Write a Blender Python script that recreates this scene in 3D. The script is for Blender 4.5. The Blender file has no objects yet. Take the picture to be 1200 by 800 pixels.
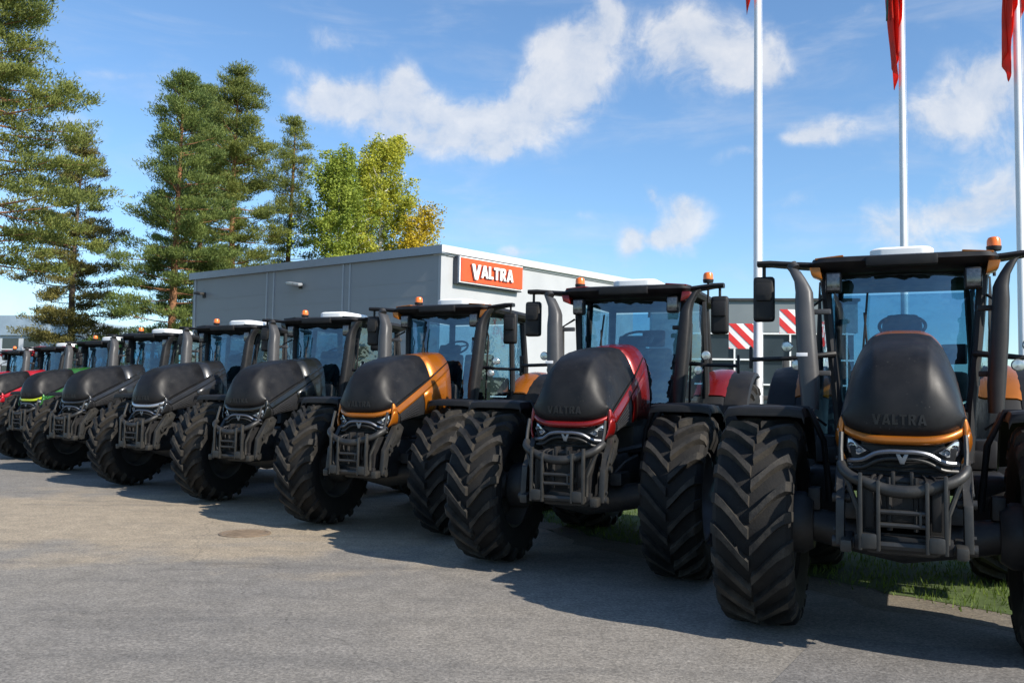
import bpy, bmesh, math, random
from mathutils import Vector, Matrix, Euler
R = math.radians
PI = math.pi
random.seed(7)
sc = bpy.context.scene
COL = sc.collection

# ------------------------------------------------------------------ materials
def new_mat(name):
    m = bpy.data.materials.new(name); m.use_nodes = True
    nt = m.node_tree
    return m, nt, nt.nodes['Principled BSDF']

def N(nt, t, **kw):
    n = nt.nodes.new(t)
    for k, v in kw.items():
        setattr(n, k, v)
    return n

def setin(n, **kw):
    for k, v in kw.items():
        n.inputs[k.replace('_', ' ')].default_value = v

def mat(name, col, rough=.5, metal=0., var=.15, scale=6., bump=0., bscale=80., coat=0., spec=.5, dust=None, dustamt=.35, flake=0.):
    """a principled material whose colour wanders a little with an object-space noise"""
    m, nt, p = new_mat(name)
    L = nt.links
    tc = N(nt, 'ShaderNodeTexCoord')
    no = N(nt, 'ShaderNodeTexNoise'); setin(no, Scale=scale, Detail=6.)
    L.new(tc.outputs['Object'], no.inputs['Vector'])
    ramp = N(nt, 'ShaderNodeMapRange'); setin(ramp, From_Min=.3, From_Max=.7, To_Min=1 - var, To_Max=1 + var)
    L.new(no.outputs['Fac'], ramp.inputs['Value'])
    mul = N(nt, 'ShaderNodeVectorMath', operation='SCALE'); mul.inputs[0].default_value = col[:3]
    L.new(ramp.outputs[0], mul.inputs['Scale'])
    out = mul.outputs['Vector']
    if dust:
        n2 = N(nt, 'ShaderNodeTexNoise'); setin(n2, Scale=scale * .6, Detail=9., Roughness=.7)
        L.new(tc.outputs['Object'], n2.inputs['Vector'])
        r2 = N(nt, 'ShaderNodeMapRange'); setin(r2, From_Min=.42, From_Max=.72, To_Min=0., To_Max=dustamt)
        L.new(n2.outputs['Fac'], r2.inputs['Value'])
        mx = N(nt, 'ShaderNodeMix', data_type='RGBA')
        L.new(r2.outputs[0], mx.inputs[0]); L.new(out, mx.inputs[6]); mx.inputs[7].default_value = (*dust, 1)
        out = mx.outputs[2]
    L.new(out, p.inputs['Base Color'])
    rr = N(nt, 'ShaderNodeMapRange'); setin(rr, From_Min=.3, From_Max=.7, To_Min=max(0, rough - .08), To_Max=min(1, rough + .08))
    L.new(no.outputs['Fac'], rr.inputs['Value']); L.new(rr.outputs[0], p.inputs['Roughness'])
    p.inputs['Metallic'].default_value = metal
    p.inputs['Coat Weight'].default_value = coat
    p.inputs['Coat Roughness'].default_value = .06
    p.inputs['Specular IOR Level'].default_value = spec
    if bump:
        nb = N(nt, 'ShaderNodeTexNoise'); setin(nb, Scale=bscale, Detail=4.)
        L.new(tc.outputs['Object'], nb.inputs['Vector'])
        b = N(nt, 'ShaderNodeBump'); setin(b, Strength=bump, Distance=.01)
        L.new(nb.outputs['Fac'], b.inputs['Height']); L.new(b.outputs[0], p.inputs['Normal'])
    return m

def glass_mat(name, tint, refl=.12):
    m, nt, p = new_mat(name)
    nt.nodes.remove(p)
    out = nt.nodes['Material Output']; L = nt.links
    tr = N(nt, 'ShaderNodeBsdfTransparent'); tr.inputs[0].default_value = (*tint, 1)
    gl = N(nt, 'ShaderNodeBsdfGlossy'); gl.inputs['Roughness'].default_value = .015
    gl.inputs['Color'].default_value = (.74, .90, 1, 1)
    tc = N(nt, 'ShaderNodeTexCoord')
    nz = N(nt, 'ShaderNodeTexNoise'); setin(nz, Scale=2.6, Detail=3.)
    L.new(tc.outputs['Object'], nz.inputs['Vector'])
    bp = N(nt, 'ShaderNodeBump'); setin(bp, Strength=.22, Distance=.06)
    L.new(nz.outputs['Fac'], bp.inputs['Height']); L.new(bp.outputs[0], gl.inputs['Normal'])
    ge = N(nt, 'ShaderNodeNewGeometry'); dt = N(nt, 'ShaderNodeVectorMath', operation='DOT_PRODUCT')
    L.new(ge.outputs['Normal'], dt.inputs[0]); L.new(ge.outputs['Incoming'], dt.inputs[1])
    ab = N(nt, 'ShaderNodeMath', operation='ABSOLUTE'); L.new(dt.outputs['Value'], ab.inputs[0])
    om = N(nt, 'ShaderNodeMath', operation='SUBTRACT', use_clamp=True); om.inputs[0].default_value = 1; L.new(ab.outputs[0], om.inputs[1])
    pw = N(nt, 'ShaderNodeMath', operation='POWER'); L.new(om.outputs[0], pw.inputs[0]); pw.inputs[1].default_value = 4.5
    ad = N(nt, 'ShaderNodeMath', operation='MULTIPLY_ADD', use_clamp=True); L.new(pw.outputs[0], ad.inputs[0]); ad.inputs[1].default_value = .85; ad.inputs[2].default_value = refl
    mx = N(nt, 'ShaderNodeMixShader')
    L.new(ad.outputs[0], mx.inputs[0]); L.new(tr.outputs[0], mx.inputs[1]); L.new(gl.outputs[0], mx.inputs[2])
    L.new(mx.outputs[0], out.inputs['Surface'])
    return m

DUST = (.16, .135, .1)
M = {}
M['rubber'] = mat('tyre rubber', (.0085, .0083, .0085), .8, var=.3, scale=5, bump=.25, bscale=60, dust=DUST, dustamt=.07, spec=.3)
def lug_mat():
    """worn lug faces: each lug carries its own share of dried dust, in patches"""
    m, nt, p = new_mat('dusty tyre lug'); L = nt.links
    ge = N(nt, 'ShaderNodeNewGeometry'); tc = N(nt, 'ShaderNodeTexCoord')
    no = N(nt, 'ShaderNodeTexNoise'); setin(no, Scale=5., Detail=9., Roughness=.7); L.new(tc.outputs['Object'], no.inputs['Vector'])
    a = N(nt, 'ShaderNodeMath', operation='MULTIPLY_ADD'); L.new(ge.outputs['Random Per Island'], a.inputs[0]); a.inputs[1].default_value = .22; L.new(no.outputs['Fac'], a.inputs[2])
    r = N(nt, 'ShaderNodeMapRange'); setin(r, From_Min=.5, From_Max=.92, To_Min=0., To_Max=.38); L.new(a.outputs[0], r.inputs['Value'])
    mx = N(nt, 'ShaderNodeMix', data_type='RGBA'); L.new(r.outputs[0], mx.inputs[0]); mx.inputs[6].default_value = (.010, .0098, .0095, 1); mx.inputs[7].default_value = (.15, .128, .10, 1)
    L.new(mx.outputs[2], p.inputs['Base Color']); p.inputs['Roughness'].default_value = .75; p.inputs['Specular IOR Level'].default_value = .3
    nb = N(nt, 'ShaderNodeTexNoise'); setin(nb, Scale=55., Detail=4.); L.new(tc.outputs['Object'], nb.inputs['Vector'])
    b = N(nt, 'ShaderNodeBump'); setin(b, Strength=.3, Distance=.01); L.new(nb.outputs['Fac'], b.inputs['Height']); L.new(b.outputs[0], p.inputs['Normal'])
    return m
M['lug'] = lug_mat()
M['plastic'] = mat('black plastic', (.009, .009, .010), .55, var=.2, bump=.1, bscale=200, dust=DUST, dustamt=.06, spec=.35)
M['satin'] = mat('satin black sheet', (.008, .008, .009), .55, var=.2, dust=DUST, dustamt=.06, spec=.3)
def spotted(m, amt=.5):
    nt = m.node_tree; L = nt.links; p = nt.nodes['Principled BSDF']
    src = p.inputs['Base Color'].links[0].from_socket
    tc = N(nt, 'ShaderNodeTexCoord'); vo = N(nt, 'ShaderNodeTexVoronoi'); setin(vo, Scale=34., Randomness=1.); L.new(tc.outputs['Object'], vo.inputs['Vector'])
    r = N(nt, 'ShaderNodeMapRange'); setin(r, From_Min=.10, From_Max=.22, To_Min=1., To_Max=0.); L.new(vo.outputs['Distance'], r.inputs['Value'])
    n2 = N(nt, 'ShaderNodeTexNoise'); setin(n2, Scale=7., Detail=5.); L.new(tc.outputs['Object'], n2.inputs['Vector'])
    r2 = N(nt, 'ShaderNodeMapRange'); setin(r2, From_Min=.5, From_Max=.66, To_Min=0., To_Max=amt); L.new(n2.outputs['Fac'], r2.inputs['Value'])
    mu = N(nt, 'ShaderNodeMath', operation='MULTIPLY'); L.new(r.outputs[0], mu.inputs[0]); L.new(r2.outputs[0], mu.inputs[1])
    mx = N(nt, 'ShaderNodeMix', data_type='RGBA'); L.new(mu.outputs[0], mx.inputs[0]); L.new(src, mx.inputs[6]); mx.inputs[7].default_value = (.11, .105, .095, 1)
    L.new(mx.outputs[2], p.inputs['Base Color']); return m
M['bonnet'] = mat('matt black bonnet skin', (.0085, .0085, .0095), .47, var=.3, scale=5, bump=.05, bscale=160, dust=(.09, .085, .08), dustamt=.08, coat=.0, spec=.24)
spotted(M['bonnet'])
M['grey'] = mat('grey cast iron paint', (.015, .0155, .0155), .5, var=.2, scale=8, bump=.1, bscale=50, dust=DUST, dustamt=.14)
M['stack'] = mat('grey stack plastic', (.055, .055, .057), .5, var=.15, scale=5, bump=.1, bscale=150)
M['chassis'] = mat('dark chassis paint', (.013, .014, .016), .55, var=.3, scale=5, dust=DUST, dustamt=.2)
M['chrome'] = mat('satin chrome trim', (.22, .23, .25), .45, metal=1, var=.06)
M['white'] = mat('white roof plastic', (.8, .8, .79), .45, var=.04)
M['amber'] = mat('amber lens', (.85, .17, .01), .25, var=.05, coat=.6)
M['rim'] = mat('dark wheel rim', (.05, .05, .053), .42, var=.2, dust=DUST, dustamt=.25)
M['lampglass'] = mat('clear lamp lens', (.45, .48, .5), .1, metal=.55, var=.25, scale=30, coat=1)
M['darklens'] = mat('work lamp lens', (.06, .065, .07), .12, metal=.4, var=.4, scale=40, coat=1)
M['seat'] = mat('dark seat fabric', (.010, .010, .011), .9, var=.3, bump=.2)
M['vent'] = mat('dark bonnet vent mesh', (.011, .011, .012), .55, var=.4, scale=60, bump=.5, bscale=110)
M['glass'] = glass_mat('tinted cab glass', (.32, .52, .64), .14)
M['mirrorface'] = mat('mirror glass', (.7, .75, .8), .03, metal=1, var=.02)
M['blue'] = mat('blue plastic cap', (.02, .05, .3), .4, var=.1)

def paint(name, col, metal=.35, rough=.32):
    return mat(name, col, rough, metal=metal, var=.08, scale=3, coat=.4, bump=.03, bscale=400)
PAINT = {
    'orange': paint('bronze orange paint', (.40, .118, .007), .5),
    'red': paint('deep red paint', (.19, .006, .005), .4),
    'black': paint('black green paint', (.011, .0125, .0115), .2),
    'graphite': paint('graphite paint', (.022, .023, .025), .35),
    'green': paint('leaf green paint', (.022, .11, .018), .25),
    'crimson': paint('crimson paint', (.36, .010, .018), .2),
    'silver': paint('silver paint', (.5, .51, .52), .8),
    'lime': paint('lime paint', (.42, .5, .02), .1),
}

# ------------------------------------------------------------------ mesh helpers
class MB:
    def __init__(s):
        s.v = []; s.f = []; s.mi = []
    def add(s, verts, faces, mi=0):
        o = len(s.v)
        s.v += [tuple(v) for v in verts]
        s.f += [tuple(i + o for i in f) for f in faces]
        s.mi += [mi] * len(faces)
        return s
    def box(s, c, size, bev=.012, rot=None, mi=0, taper=None, seg=2):
        bm = bmesh.new(); bmesh.ops.create_cube(bm, size=1)
        for v in bm.verts:
            v.co = Vector((v.co.x * size[0], v.co.y * size[1], v.co.z * size[2]))
            if taper and v.co.z > 0: v.co.x *= taper[0]; v.co.y *= taper[1]
        if bev:
            bmesh.ops.bevel(bm, geom=bm.edges[:], offset=min(bev, min(size) * .45), segments=seg, affect='EDGES', profile=.6)
        mt = Matrix.Translation(c)
        if rot: mt = mt @ Euler([R(a) for a in rot]).to_matrix().to_4x4()
        bm.verts.ensure_lookup_table()
        s.add([mt @ v.co for v in bm.verts], [[v.index for v in f.verts] for f in bm.faces], mi)
        bm.free(); return s
    def tube(s, pts, r, seg=10, mi=0, cap=True, flat=1.0):
        pts = [Vector(p) for p in pts]; n = len(pts)
        rs = r if isinstance(r, (list, tuple)) else [r] * n
        rings = []; up = None
        for i, p in enumerate(pts):
            d = (pts[min(i + 1, n - 1)] - pts[max(i - 1, 0)]).normalized()
            if up is None:
                up = Vector((0, 0, 1)) if abs(d.z) < .9 else Vector((0, 1, 0))
            a = d.cross(up).normalized(); b = a.cross(d).normalized(); up = b
            rings.append([p + a * math.cos(2 * PI * k / seg) * rs[i] + b * math.sin(2 * PI * k / seg) * rs[i] * flat for k in range(seg)])
        return s.loft(rings, cap=cap, mi=mi)
    def loft(s, rings, closed=True, cap=True, mi=0):
        k = len(rings[0]); v = [p for r in rings for p in r]; f = []
        for i in range(len(rings) - 1):
            for j in range(k if closed else k - 1):
                a = i * k + j; b = i * k + (j + 1) % k
                f.append((a, b, b + k, a + k))
        if cap and closed:
            f.append(tuple(range(k))[::-1]); f.append(tuple(range((len(rings) - 1) * k, len(rings) * k)))
        return s.add(v, f, mi)
    def lathe(s, prof, axis='x', c=(0, 0, 0), seg=40, mi=0, cap=False):
        rings = []
        for k in range(len(prof)):
            t, r = prof[k]; ring = []
            for j in range(seg):
                a = 2 * PI * j / seg; u, w = r * math.cos(a), r * math.sin(a)
                p = (t, u, w) if axis == 'x' else ((u, w, t) if axis == 'z' else (u, t, w))
                ring.append((p[0] + c[0], p[1] + c[1], p[2] + c[2]))
            rings.append(ring)
        return s.loft(rings, cap=cap, mi=mi)
    def prism(s, poly, plane, a0, a1, bev=.008, mi=0):
        bm = bmesh.new()
        def P(u, w, a):
            return {'yz': (a, u, w), 'xz': (u, a, w), 'xy': (u, w, a)}[plane]
        lo = [bm.verts.new(P(u, w, a0)) for u, w in poly]; hi = [bm.verts.new(P(u, w, a1)) for u, w in poly]
        n = len(poly)
        bm.faces.new(lo[::-1]); bm.faces.new(hi)
        for i in range(n): bm.faces.new((lo[i], lo[(i + 1) % n], hi[(i + 1) % n], hi[i]))
        if bev: bmesh.ops.bevel(bm, geom=bm.edges[:], offset=bev, segments=2, affect='EDGES', profile=.6)
        bm.verts.ensure_lookup_table(); bm.verts.index_update()
        s.add([v.co for v in bm.verts], [[v.index for v in f.verts] for f in bm.faces], mi)
        bm.free(); return s
    def build(s, name, mats, parent=None, loc=(0, 0, 0), rotz=0, smooth=38, solid=0, recalc=True):
        me = bpy.data.meshes.new(name); me.from_pydata(s.v, [], s.f)
        if not isinstance(mats, (list, tuple)): mats = [mats]
        for m in mats: me.materials.append(m)
        me.polygons.foreach_set('material_index', s.mi)
        if recalc:
            bm = bmesh.new(); bm.from_mesh(me)
            bmesh.ops.recalc_face_normals(bm, faces=bm.faces[:]); bm.to_mesh(me); bm.free()
        if smooth:
            me.shade_smooth(); me.set_sharp_from_angle(angle=R(smooth))
        o = bpy.data.objects.new(name, me); COL.objects.link(o)
        o.location = loc; o.rotation_euler = (0, 0, rotz)
        if parent: o.parent = parent
        if solid:
            md = o.modifiers.new('thickness', 'SOLIDIFY'); md.thickness = solid; md.offset = -1
        return o

def tag(o, label=None, cat=None, group=None, kind=None):
    if label: o['label'] = label
    if cat: o['category'] = cat
    if group: o['group'] = group
    if kind: o['kind'] = kind
    return o
def empty(name, loc=(0, 0, 0), rz=0, parent=None):
    o = bpy.data.objects.new(name, None); COL.objects.link(o)
    o.empty_display_size = .2
    o.location = loc; o.rotation_euler = (0, 0, rz); o.parent = parent
    return o
def kids(o): return [c for c in bpy.data.objects if c.parent == o]
def copy_tree(o, parent=None):
    c = o.copy(); COL.objects.link(c); c.parent = parent
    for ch in kids(o): copy_tree(ch, c)
    return c
def paintslot(o, i=0):
    """this slot takes the colour of its own tractor"""
    o.material_slots[i].link = 'OBJECT'
    o.material_slots[i].material = PAINT['orange']
    o['paint'] = i
    return o

# block capitals, as outlines, for the lettering on the sign and the bonnets
GL = {
    'V': ([[(0, 1), (.26, 1), (.42, .36), (.58, 1), (.82, 1), (.54, 0), (.28, 0)]], .80),
    'A': ([[(0, 0), (.25, 1), (.52, 1), (.77, 0), (.55, 0), (.385, .74), (.22, 0)], [(.24, .17), (.53, .17), (.53, .34), (.24, .34)]], .77),
    'L': ([[(0, 0), (.52, 0), (.52, .2), (.23, .2), (.23, 1), (0, 1)]], .54),
    'T': ([[(0, 1), (.64, 1), (.64, .8), (.435, .8), (.435, 0), (.205, 0), (.205, .8), (0, .8)]], .66),
    'R': ([[(0, 0), (.22, 0), (.22, 1), (0, 1)], [(.221, 1), (.5, 1), (.62, .9), (.64, .72), (.6, .55), (.48, .44), (.221, .44), (.221, .6), (.38, .6), (.41, .7), (.38, .82), (.221, .82)], [(.26, .438), (.48, .438), (.68, 0), (.44, 0)]], .70),
}
def lettering(mb, text, h, place, depth=.03, firstbig=1.0, gap=.07):
    """place(u, w, d): text plane -> space; u runs along, w up, d out of the plane"""
    x = 0
    for i, ch in enumerate(text):
        polys, adv = GL[ch]
        sy = firstbig if i == 0 else 1.0
        for k, pl in enumerate(polys):
            lo = [place(x + u * h * sy, (w - 1) * h * sy + h, -.02 - .001 * k) for u, w in pl]
            hi = [place(x + u * h * sy, (w - 1) * h * sy + h, depth + .001 * k) for u, w in pl]
            n = len(pl)
            mb.add(lo + hi, [tuple(range(n, 2 * n))] + [(a, (a + 1) % n, n + (a + 1) % n, n + a) for a in range(n)])
        x += (adv * sy + gap) * h
    return x

# ------------------------------------------------------------------ the tractor
# local frame: origin on the ground under the front axle, forward = -Y, up = Z
FR, RR = .84, 1.04            # tyre radii
TR = 1.06                     # half track

def tyre_mb(Rr, w, nl, rimr):
    mb = MB(); hw = w / 2; lh = .064
    Rb = Rr - lh
    half = [(hw * .62, rimr), (hw * .83, rimr + .03), (hw * .98, rimr + (Rb - rimr) * .42), (hw * 1.0, rimr + (Rb - rimr) * .62),
            (hw * .97, rimr + (Rb - rimr) * .82), (hw * .86, Rb - .022), (hw * .6, Rb - .008), (hw * .3, Rb), (0, Rb + .002)]
    prof = half + [(-x, r) for x, r in half[-2::-1]]
    mb.lathe(prof, 'x', seg=72)
    def surf(ax):
        pts = half[::-1]
        for (x0, r0), (x1, r1) in zip(pts, pts[1:]):
            if x0 <= ax <= x1 + 1e-6: return r0 + (r1 - r0) * (ax - x0) / max(1e-6, x1 - x0)
        return pts[4][1]
    for side in (-1, 1):
        for k in range(nl):
            th0 = 2 * PI * (k + (0 if side < 0 else .5)) / nl
            rings = []
            ST = [(.02, -.02, .10, 1), (.2, .045, .088, 1), (.45, .15, .084, 1), (.68, .235, .092, 1), (.86, .285, .112, 1), (.985, .305, .12, .9), (1.03, .315, .12, .55)]
            for t, da, ww, hh in ST:
                ax = hw * t; a = th0 + da * .85 / Rr
                if t < .95: rb = surf(ax) - .012; rt = surf(ax) + lh * hh
                elif t < 1: rb = Rb - .10; rt = Rb - .005
                else: rb = Rb - .16; rt = Rb - .075
                wb = ww / Rr; ring = []
                xi = ax if t < .95 else ax
                for (rad, off, xs) in ((rb, -.5 * wb, 0), (rt, -.36 * wb, 0), (rt, .36 * wb, 0), (rb, .5 * wb, 0)):
                    aa = a + off
                    xx = ax - (.06 if (t > .95 and rad == rb) else 0)
                    ring.append((side * xx, -rad * math.cos(aa), rad * math.sin(aa)))
                rings.append(ring)
            mb.loft(rings, mi=1)
    return mb

def wheel(root, Rr, w, rimr, x, y, cache):
    s = 1 if x > 0 else -1
    key = (Rr, s)
    rz = 0 if s > 0 else PI        # outside of the rim faces outward; tread is the same either way round
    if Rr not in cache:
        hub = MB(); hub.lathe([(-.12, .16), (.02, .17), (.10, .15), (.17, .13), (.18, .05), (.18, .001)], 'x', seg=24)
        for k in range(10):
            a = 2 * PI * k / 10
            hub.lathe([(.03, .016), (.065, .016), (.066, .001)], 'x', (0, .225 * math.cos(a), .225 * math.sin(a)), seg=6)
        rim = MB(); rw = w * .36
        rim.lathe([(-rw, rimr + .025), (-rw, rimr - .01), (-rw * .8, rimr - .03), (-.05, rimr - .05), (.0, .28), (.03, .26), (.03, .15), (.045, .15), (.05, .27), (.03, rimr - .055), (rw * .8, rimr - .03), (rw, rimr - .01), (rw, rimr + .025)], 'x', seg=48)
        rim.lathe([(-rw * .4, rimr - .03), (0, rimr - .02), (rw * .9, rimr + .0)], 'x', seg=48)
        cache[Rr] = (hub, rim, tyre_mb(Rr, w, 21, rimr))
        h = hub.build('wheel', M['rim'], root, (x, y, Rr))
        r = rim.build('rim', M['rim'], h); t = cache[Rr][2].build('tyre', [M['rubber'], M['lug']], h, smooth=30)
        cache[Rr] = (h, r, t)
        return
    h0, r0, t0 = cache[Rr]
    h = h0.copy(); COL.objects.link(h); h.location = (x, y, Rr)
    r = r0.copy(); COL.objects.link(r); r.parent = h
    t = t0.copy(); COL.objects.link(t); t.parent = h
    # mirrored: turn the hub and the rim about the vertical, and the tread back so that its V still points down in front
    if s != (1 if h0.location.x > 0 else -1):
        h.scale = (-1, 1, 1)

# bonnet skin: rows from the front lip to the cab  (yc, zc, half width, set back at the edge, drop at the edge)
HROWS = [(-.72, 1.565, .376, .13, -.065), (-.738, 1.63, .394, .145, -.055), (-.742, 1.72, .405, .155, -.02), (-.728, 1.84, .412, .165, .03),
         (-.69, 1.955, .414, .17, .10), (-.62, 2.06, .414, .17, .19), (-.51, 2.145, .412, .15, .27), (-.35, 2.21, .408, .115, .33), (-.13, 2.262, .402, .07, .365),
         (.12, 2.30, .394, .03, .375), (.40, 2.328, .384, .01, .37), (.66, 2.35, .358, 0, .355), (.84, 2.372, .338, 0, .345), (1.02, 2.395, .318, 0, .33)]
CRW = [0, 0, .05, .25, .5, .75, .9, 1, 1, 1, .9, .6, .3, .1]
def hood_pt(i, t, lift=0):
    yc, zc, W, yd, zd = HROWS[i]
    W *= 1.03; zc = 1.58 + (zc - 1.565) * 1.08
    if i > 1: zd = zd + (zc - (1.63 + (yc + yd + .6) * .425) - zd) * min(1, (i - 1) / 3)
    a = abs(t)
    crease = .013 * CRW[i] * max(0, 1 - abs(a - (.40 + .16 * min(1, max(0, (i - 4) / 6)))) / .09)
    return Vector((W * t, yc + yd * a ** 3.2 - (lift + crease) * .6, zc - zd * a ** (3.6 + .03 * i) + (lift + crease) * .8))
SB = [(-.66, 1.40), (-.62, 1.41), (-.57, 1.43), (-.50, 1.45), (-.42, 1.47), (-.33, 1.49), (-.22, 1.51), (-.08, 1.53), (.08, 1.55), (.26, 1.57), (.48, 1.59), (.70, 1.6), (.86, 1.6), (1.02, 1.6)]
def side_pt(i, sd, s, off=0):
    e = hood_pt(i, sd); by, bz = SB[i]
    W = max(HROWS[i][2] * 1.03, .40)
    b = Vector((sd * (W + (-.01 if i < 3 else .012)), by, bz))
    bnd = min(.55, .095 / max(.12, (e - b).length))
    ss = s * bnd / .24 if s < .24 else bnd + (s - .24) * (1 - bnd) / .76
    p = e.lerp(b, ss)
    p.x += sd * (.032 * math.sin(PI * min(1, s * 1.05)) ** .8 + off)
    return p

def make_tractor():
    root = empty('tractor')
    cache = {}
    # running gear
    ch = MB()
    ch.box((0, .55, .98), (.5, 2.5, .5), .05); ch.box((0, .9, .72), (.42, 1.7, .2), .06)
    ch.box((0, -.42, 1.08), (.52, .6, .36), .05); ch.box((0, 2.5, 1.0), (.72, 1.6, .75), .08)
    ch.box((0, 1.1, 1.45), (.62, .8, .5), .05); ch.box((0, 3.35, 1.0), (.6, .5, .7), .05)
    for sx in (-1, 1):
        ch.tube([(sx * .3, 3.1, RR), (sx * .85, 3.1, RR)], .2, 18)
        ch.tube([(sx * .28, 0.1, 1.25), (sx * .46, .5, 1.3), (sx * .5, 1.1, 1.28)], .03, 8)
        ch.tube([(sx * .26, -.15, .95), (sx * .42, -.05, 1.15), (sx * .4, .5, 1.2)], .018, 8)
    ch.build('chassis', M['chassis'], root)
    ax = MB()
    ax.tube([(-.72, 0, FR), (-.4, 0, FR - .06), (0, 0, FR - .1), (.4, 0, FR - .06), (.72, 0, FR)], [.13, .14, .17, .14, .13], 16)
    for sx in (-1, 1):
        ax.lathe([(sx * .66, .2), (sx * .74, .25), (sx * .86, .25), (sx * .9, .18)], 'x', (0, 0, FR), 24, cap=True)
        ax.box((sx * .62, .18, FR - .02), (.1, .4, .1), .02); ax.box((sx * .66, 0, FR + .2), (.1, .14, .18), .02)
        ax.tube([(sx * .2, .22, FR + .02), (sx * .62, .3, FR)], .035, 10)
        ax.box((sx * .36, -.02, FR + .14), (.14, .34, .14), .03)
    ax.build('front_axle', M['chassis'], root)
    for sx in (-1, 1): wheel(root, FR, .60, .45, sx * TR, 0, cache)
    for sx in (-1, 1): wheel(root, RR, .72, .55, sx * 1.0, 3.1, cache)
    # front mudguards: a flat pressed plate over each tyre, its tail turned down behind it
    for sx in (-1, 1):
        mg = MB(); rings = []
        path = [(-.21, 1.715), (-.20, 1.75), (-.17, 1.765), (-.1, 1.77), (.15, 1.775), (.36, 1.765), (.55, 1.70), (.72, 1.54), (.84, 1.33)]
        for (y, z) in path:
            xi, xo = .72, 1.36
            pr = [(xi, -.05), (xi + .02, 0), (xi + .12, .012), (xo - .12, .012), (xo - .03, 0), (xo, -.05)]
            top = [(sx * a, y, z + b) for a, b in pr]; bot = [(sx * a, y + .004, z + b - .028) for a, b in pr[::-1]]
            rings.append(top + bot)
        mg.loft(rings)
        mg.tube([(sx * .55, .1, 1.0), (sx * .6, .14, 1.5), (sx * .72, .1, 1.765), (sx * 1.2, .1, 1.775)], .024, 8)
        mg.tube([(sx * .55, .2, 1.0), (sx * .62, .35, 1.5), (sx * .72, .4, 1.745), (sx * 1.2, .4, 1.745)], .024, 8)
        mg.build('front_mudguard', M['satin'], root, smooth=45)
    # bonnet
    T = [math.copysign(1 - (1 - abs(k / 24)) ** 1.4, k) for k in range(-24, 25)]
    nr = len(HROWS); cut = nr - 4
    bp = MB(); rings = [[hood_pt(i, t * .985, .004) for t in T] for i in range(0, cut + 1)]
    bp.loft(rings, closed=False, cap=False)
    bon = bp.build('bonnet', M['bonnet'], root, smooth=32, solid=.02)
    for sd in (-1, 1):
        sm_ = MB(); sm_.tube([hood_pt(i, sd * .992, .002) for i in range(0, nr)], .0065, 6); sm_.build('edge_seal', M['plastic'], bon)
    tp = MB(); tp.loft([[hood_pt(i, t * .985, .003) for t in T] for i in range(cut, nr)], closed=False, cap=False)
    paintslot(tp.build('bonnet_rear_strip', M['satin'], bon, smooth=60, solid=.02))
    lip = MB(); rr = []
    for dy, dz in ((.012, .012), (-.012, .0), (-.026, -.022), (-.022, -.048), (.004, -.06), (.05, -.055)):
        rr.append([hood_pt(0, t * 1.02) + Vector((0, dy, dz)) for t in T])
    lip.loft(rr, closed=False, cap=False)
    lo = paintslot(lip.build('bonnet_lip', M['satin'], bon, smooth=60, solid=.006)); lo['lip'] = 1
    S = [0, .04, .1, .17, .24]
    for sd in (-1, 1):
        sp = MB()
        sp.loft([[side_pt(i, sd, s) for s in S] for i in range(nr)], closed=False, cap=False)
        S2 = [.24, .4, .6, .8, 1]
        sp.loft([[side_pt(i, sd, s) for s in S2] for i in range(0, 4)], closed=False, cap=False)
        sp.loft([[side_pt(i, sd, s + (1 - s) * .0) for s in S2] for i in range(nr - 5, nr)], closed=False, cap=False)
        paintslot(sp.build('side_panel', M['satin'], bon, smooth=50, solid=.012))
        vm = MB()
        vm.loft([[side_pt(i, sd, s, -.016) for s in S2] for i in range(3, nr - 4)], closed=False, cap=False)
        for k in range(5):
            s0 = .36 + .12 * k
            vm.tube([side_pt(i, sd, s0, -.008) for i in range(4, nr - 5)], .006, 6)
        vm.build('side_vent', M['vent'], bon, smooth=50)
    core = MB(); core.box((0, .35, 1.75), (.66, 1.6, .5), .08); core.box((0, 1.03, 1.85), (.66, .06, .6), .02); core.box((0, 1.22, 1.72), (.6, .42, .6), .06); core.box((0, -.38, 1.55), (.58, .5, .3), .06)
    core.build('engine_block', M['chassis'], root)
    # bonnet lettering, a dark raised word across the nose
    lt = MB()
    def place(u, w, d):
        x = -.2 + u; z = 1.665 + w; t = x / .41
        for i in range(0, 6):
            z0, z1 = hood_pt(i, t, .004).z, hood_pt(i + 1, t, .004).z
            if z0 <= z <= z1 or i == 5:
                f = (z - z0) / (z1 - z0); q = hood_pt(i, t, .004).lerp(hood_pt(i + 1, t, .004), f)
                return Vector((x, q.y - d, z))
    lettering(lt, 'VALTRA', .075, place, .006, gap=.12)
    lt.build('bonnet_lettering', mat('dark chrome lettering', (.016, .016, .017), .38, metal=.2), bon, smooth=0)
    # grille
    g = MB()
    g.prism([(-.40, 1.50), (-.37, 1.36), (-.26, 1.27), (.26, 1.27), (.37, 1.36), (.40, 1.50), (.3, 1.52), (-.3, 1.52)], 'xz', -.76, -.6, .015)
    for k in range(5): g.tube([(-.3, -.765, 1.3 + .032 * k), (0, -.80, 1.3 + .032 * k), (.3, -.765, 1.3 + .032 * k)], .006, 6)
    g.box((0, -.72, 1.22), (.6, .16, .14), .03)
    g.v = [(x * .9, y + .12, z) for x, y, z in g.v]
    gr = g.build('grille', M['plastic'], root)
    b = MB()
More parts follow.
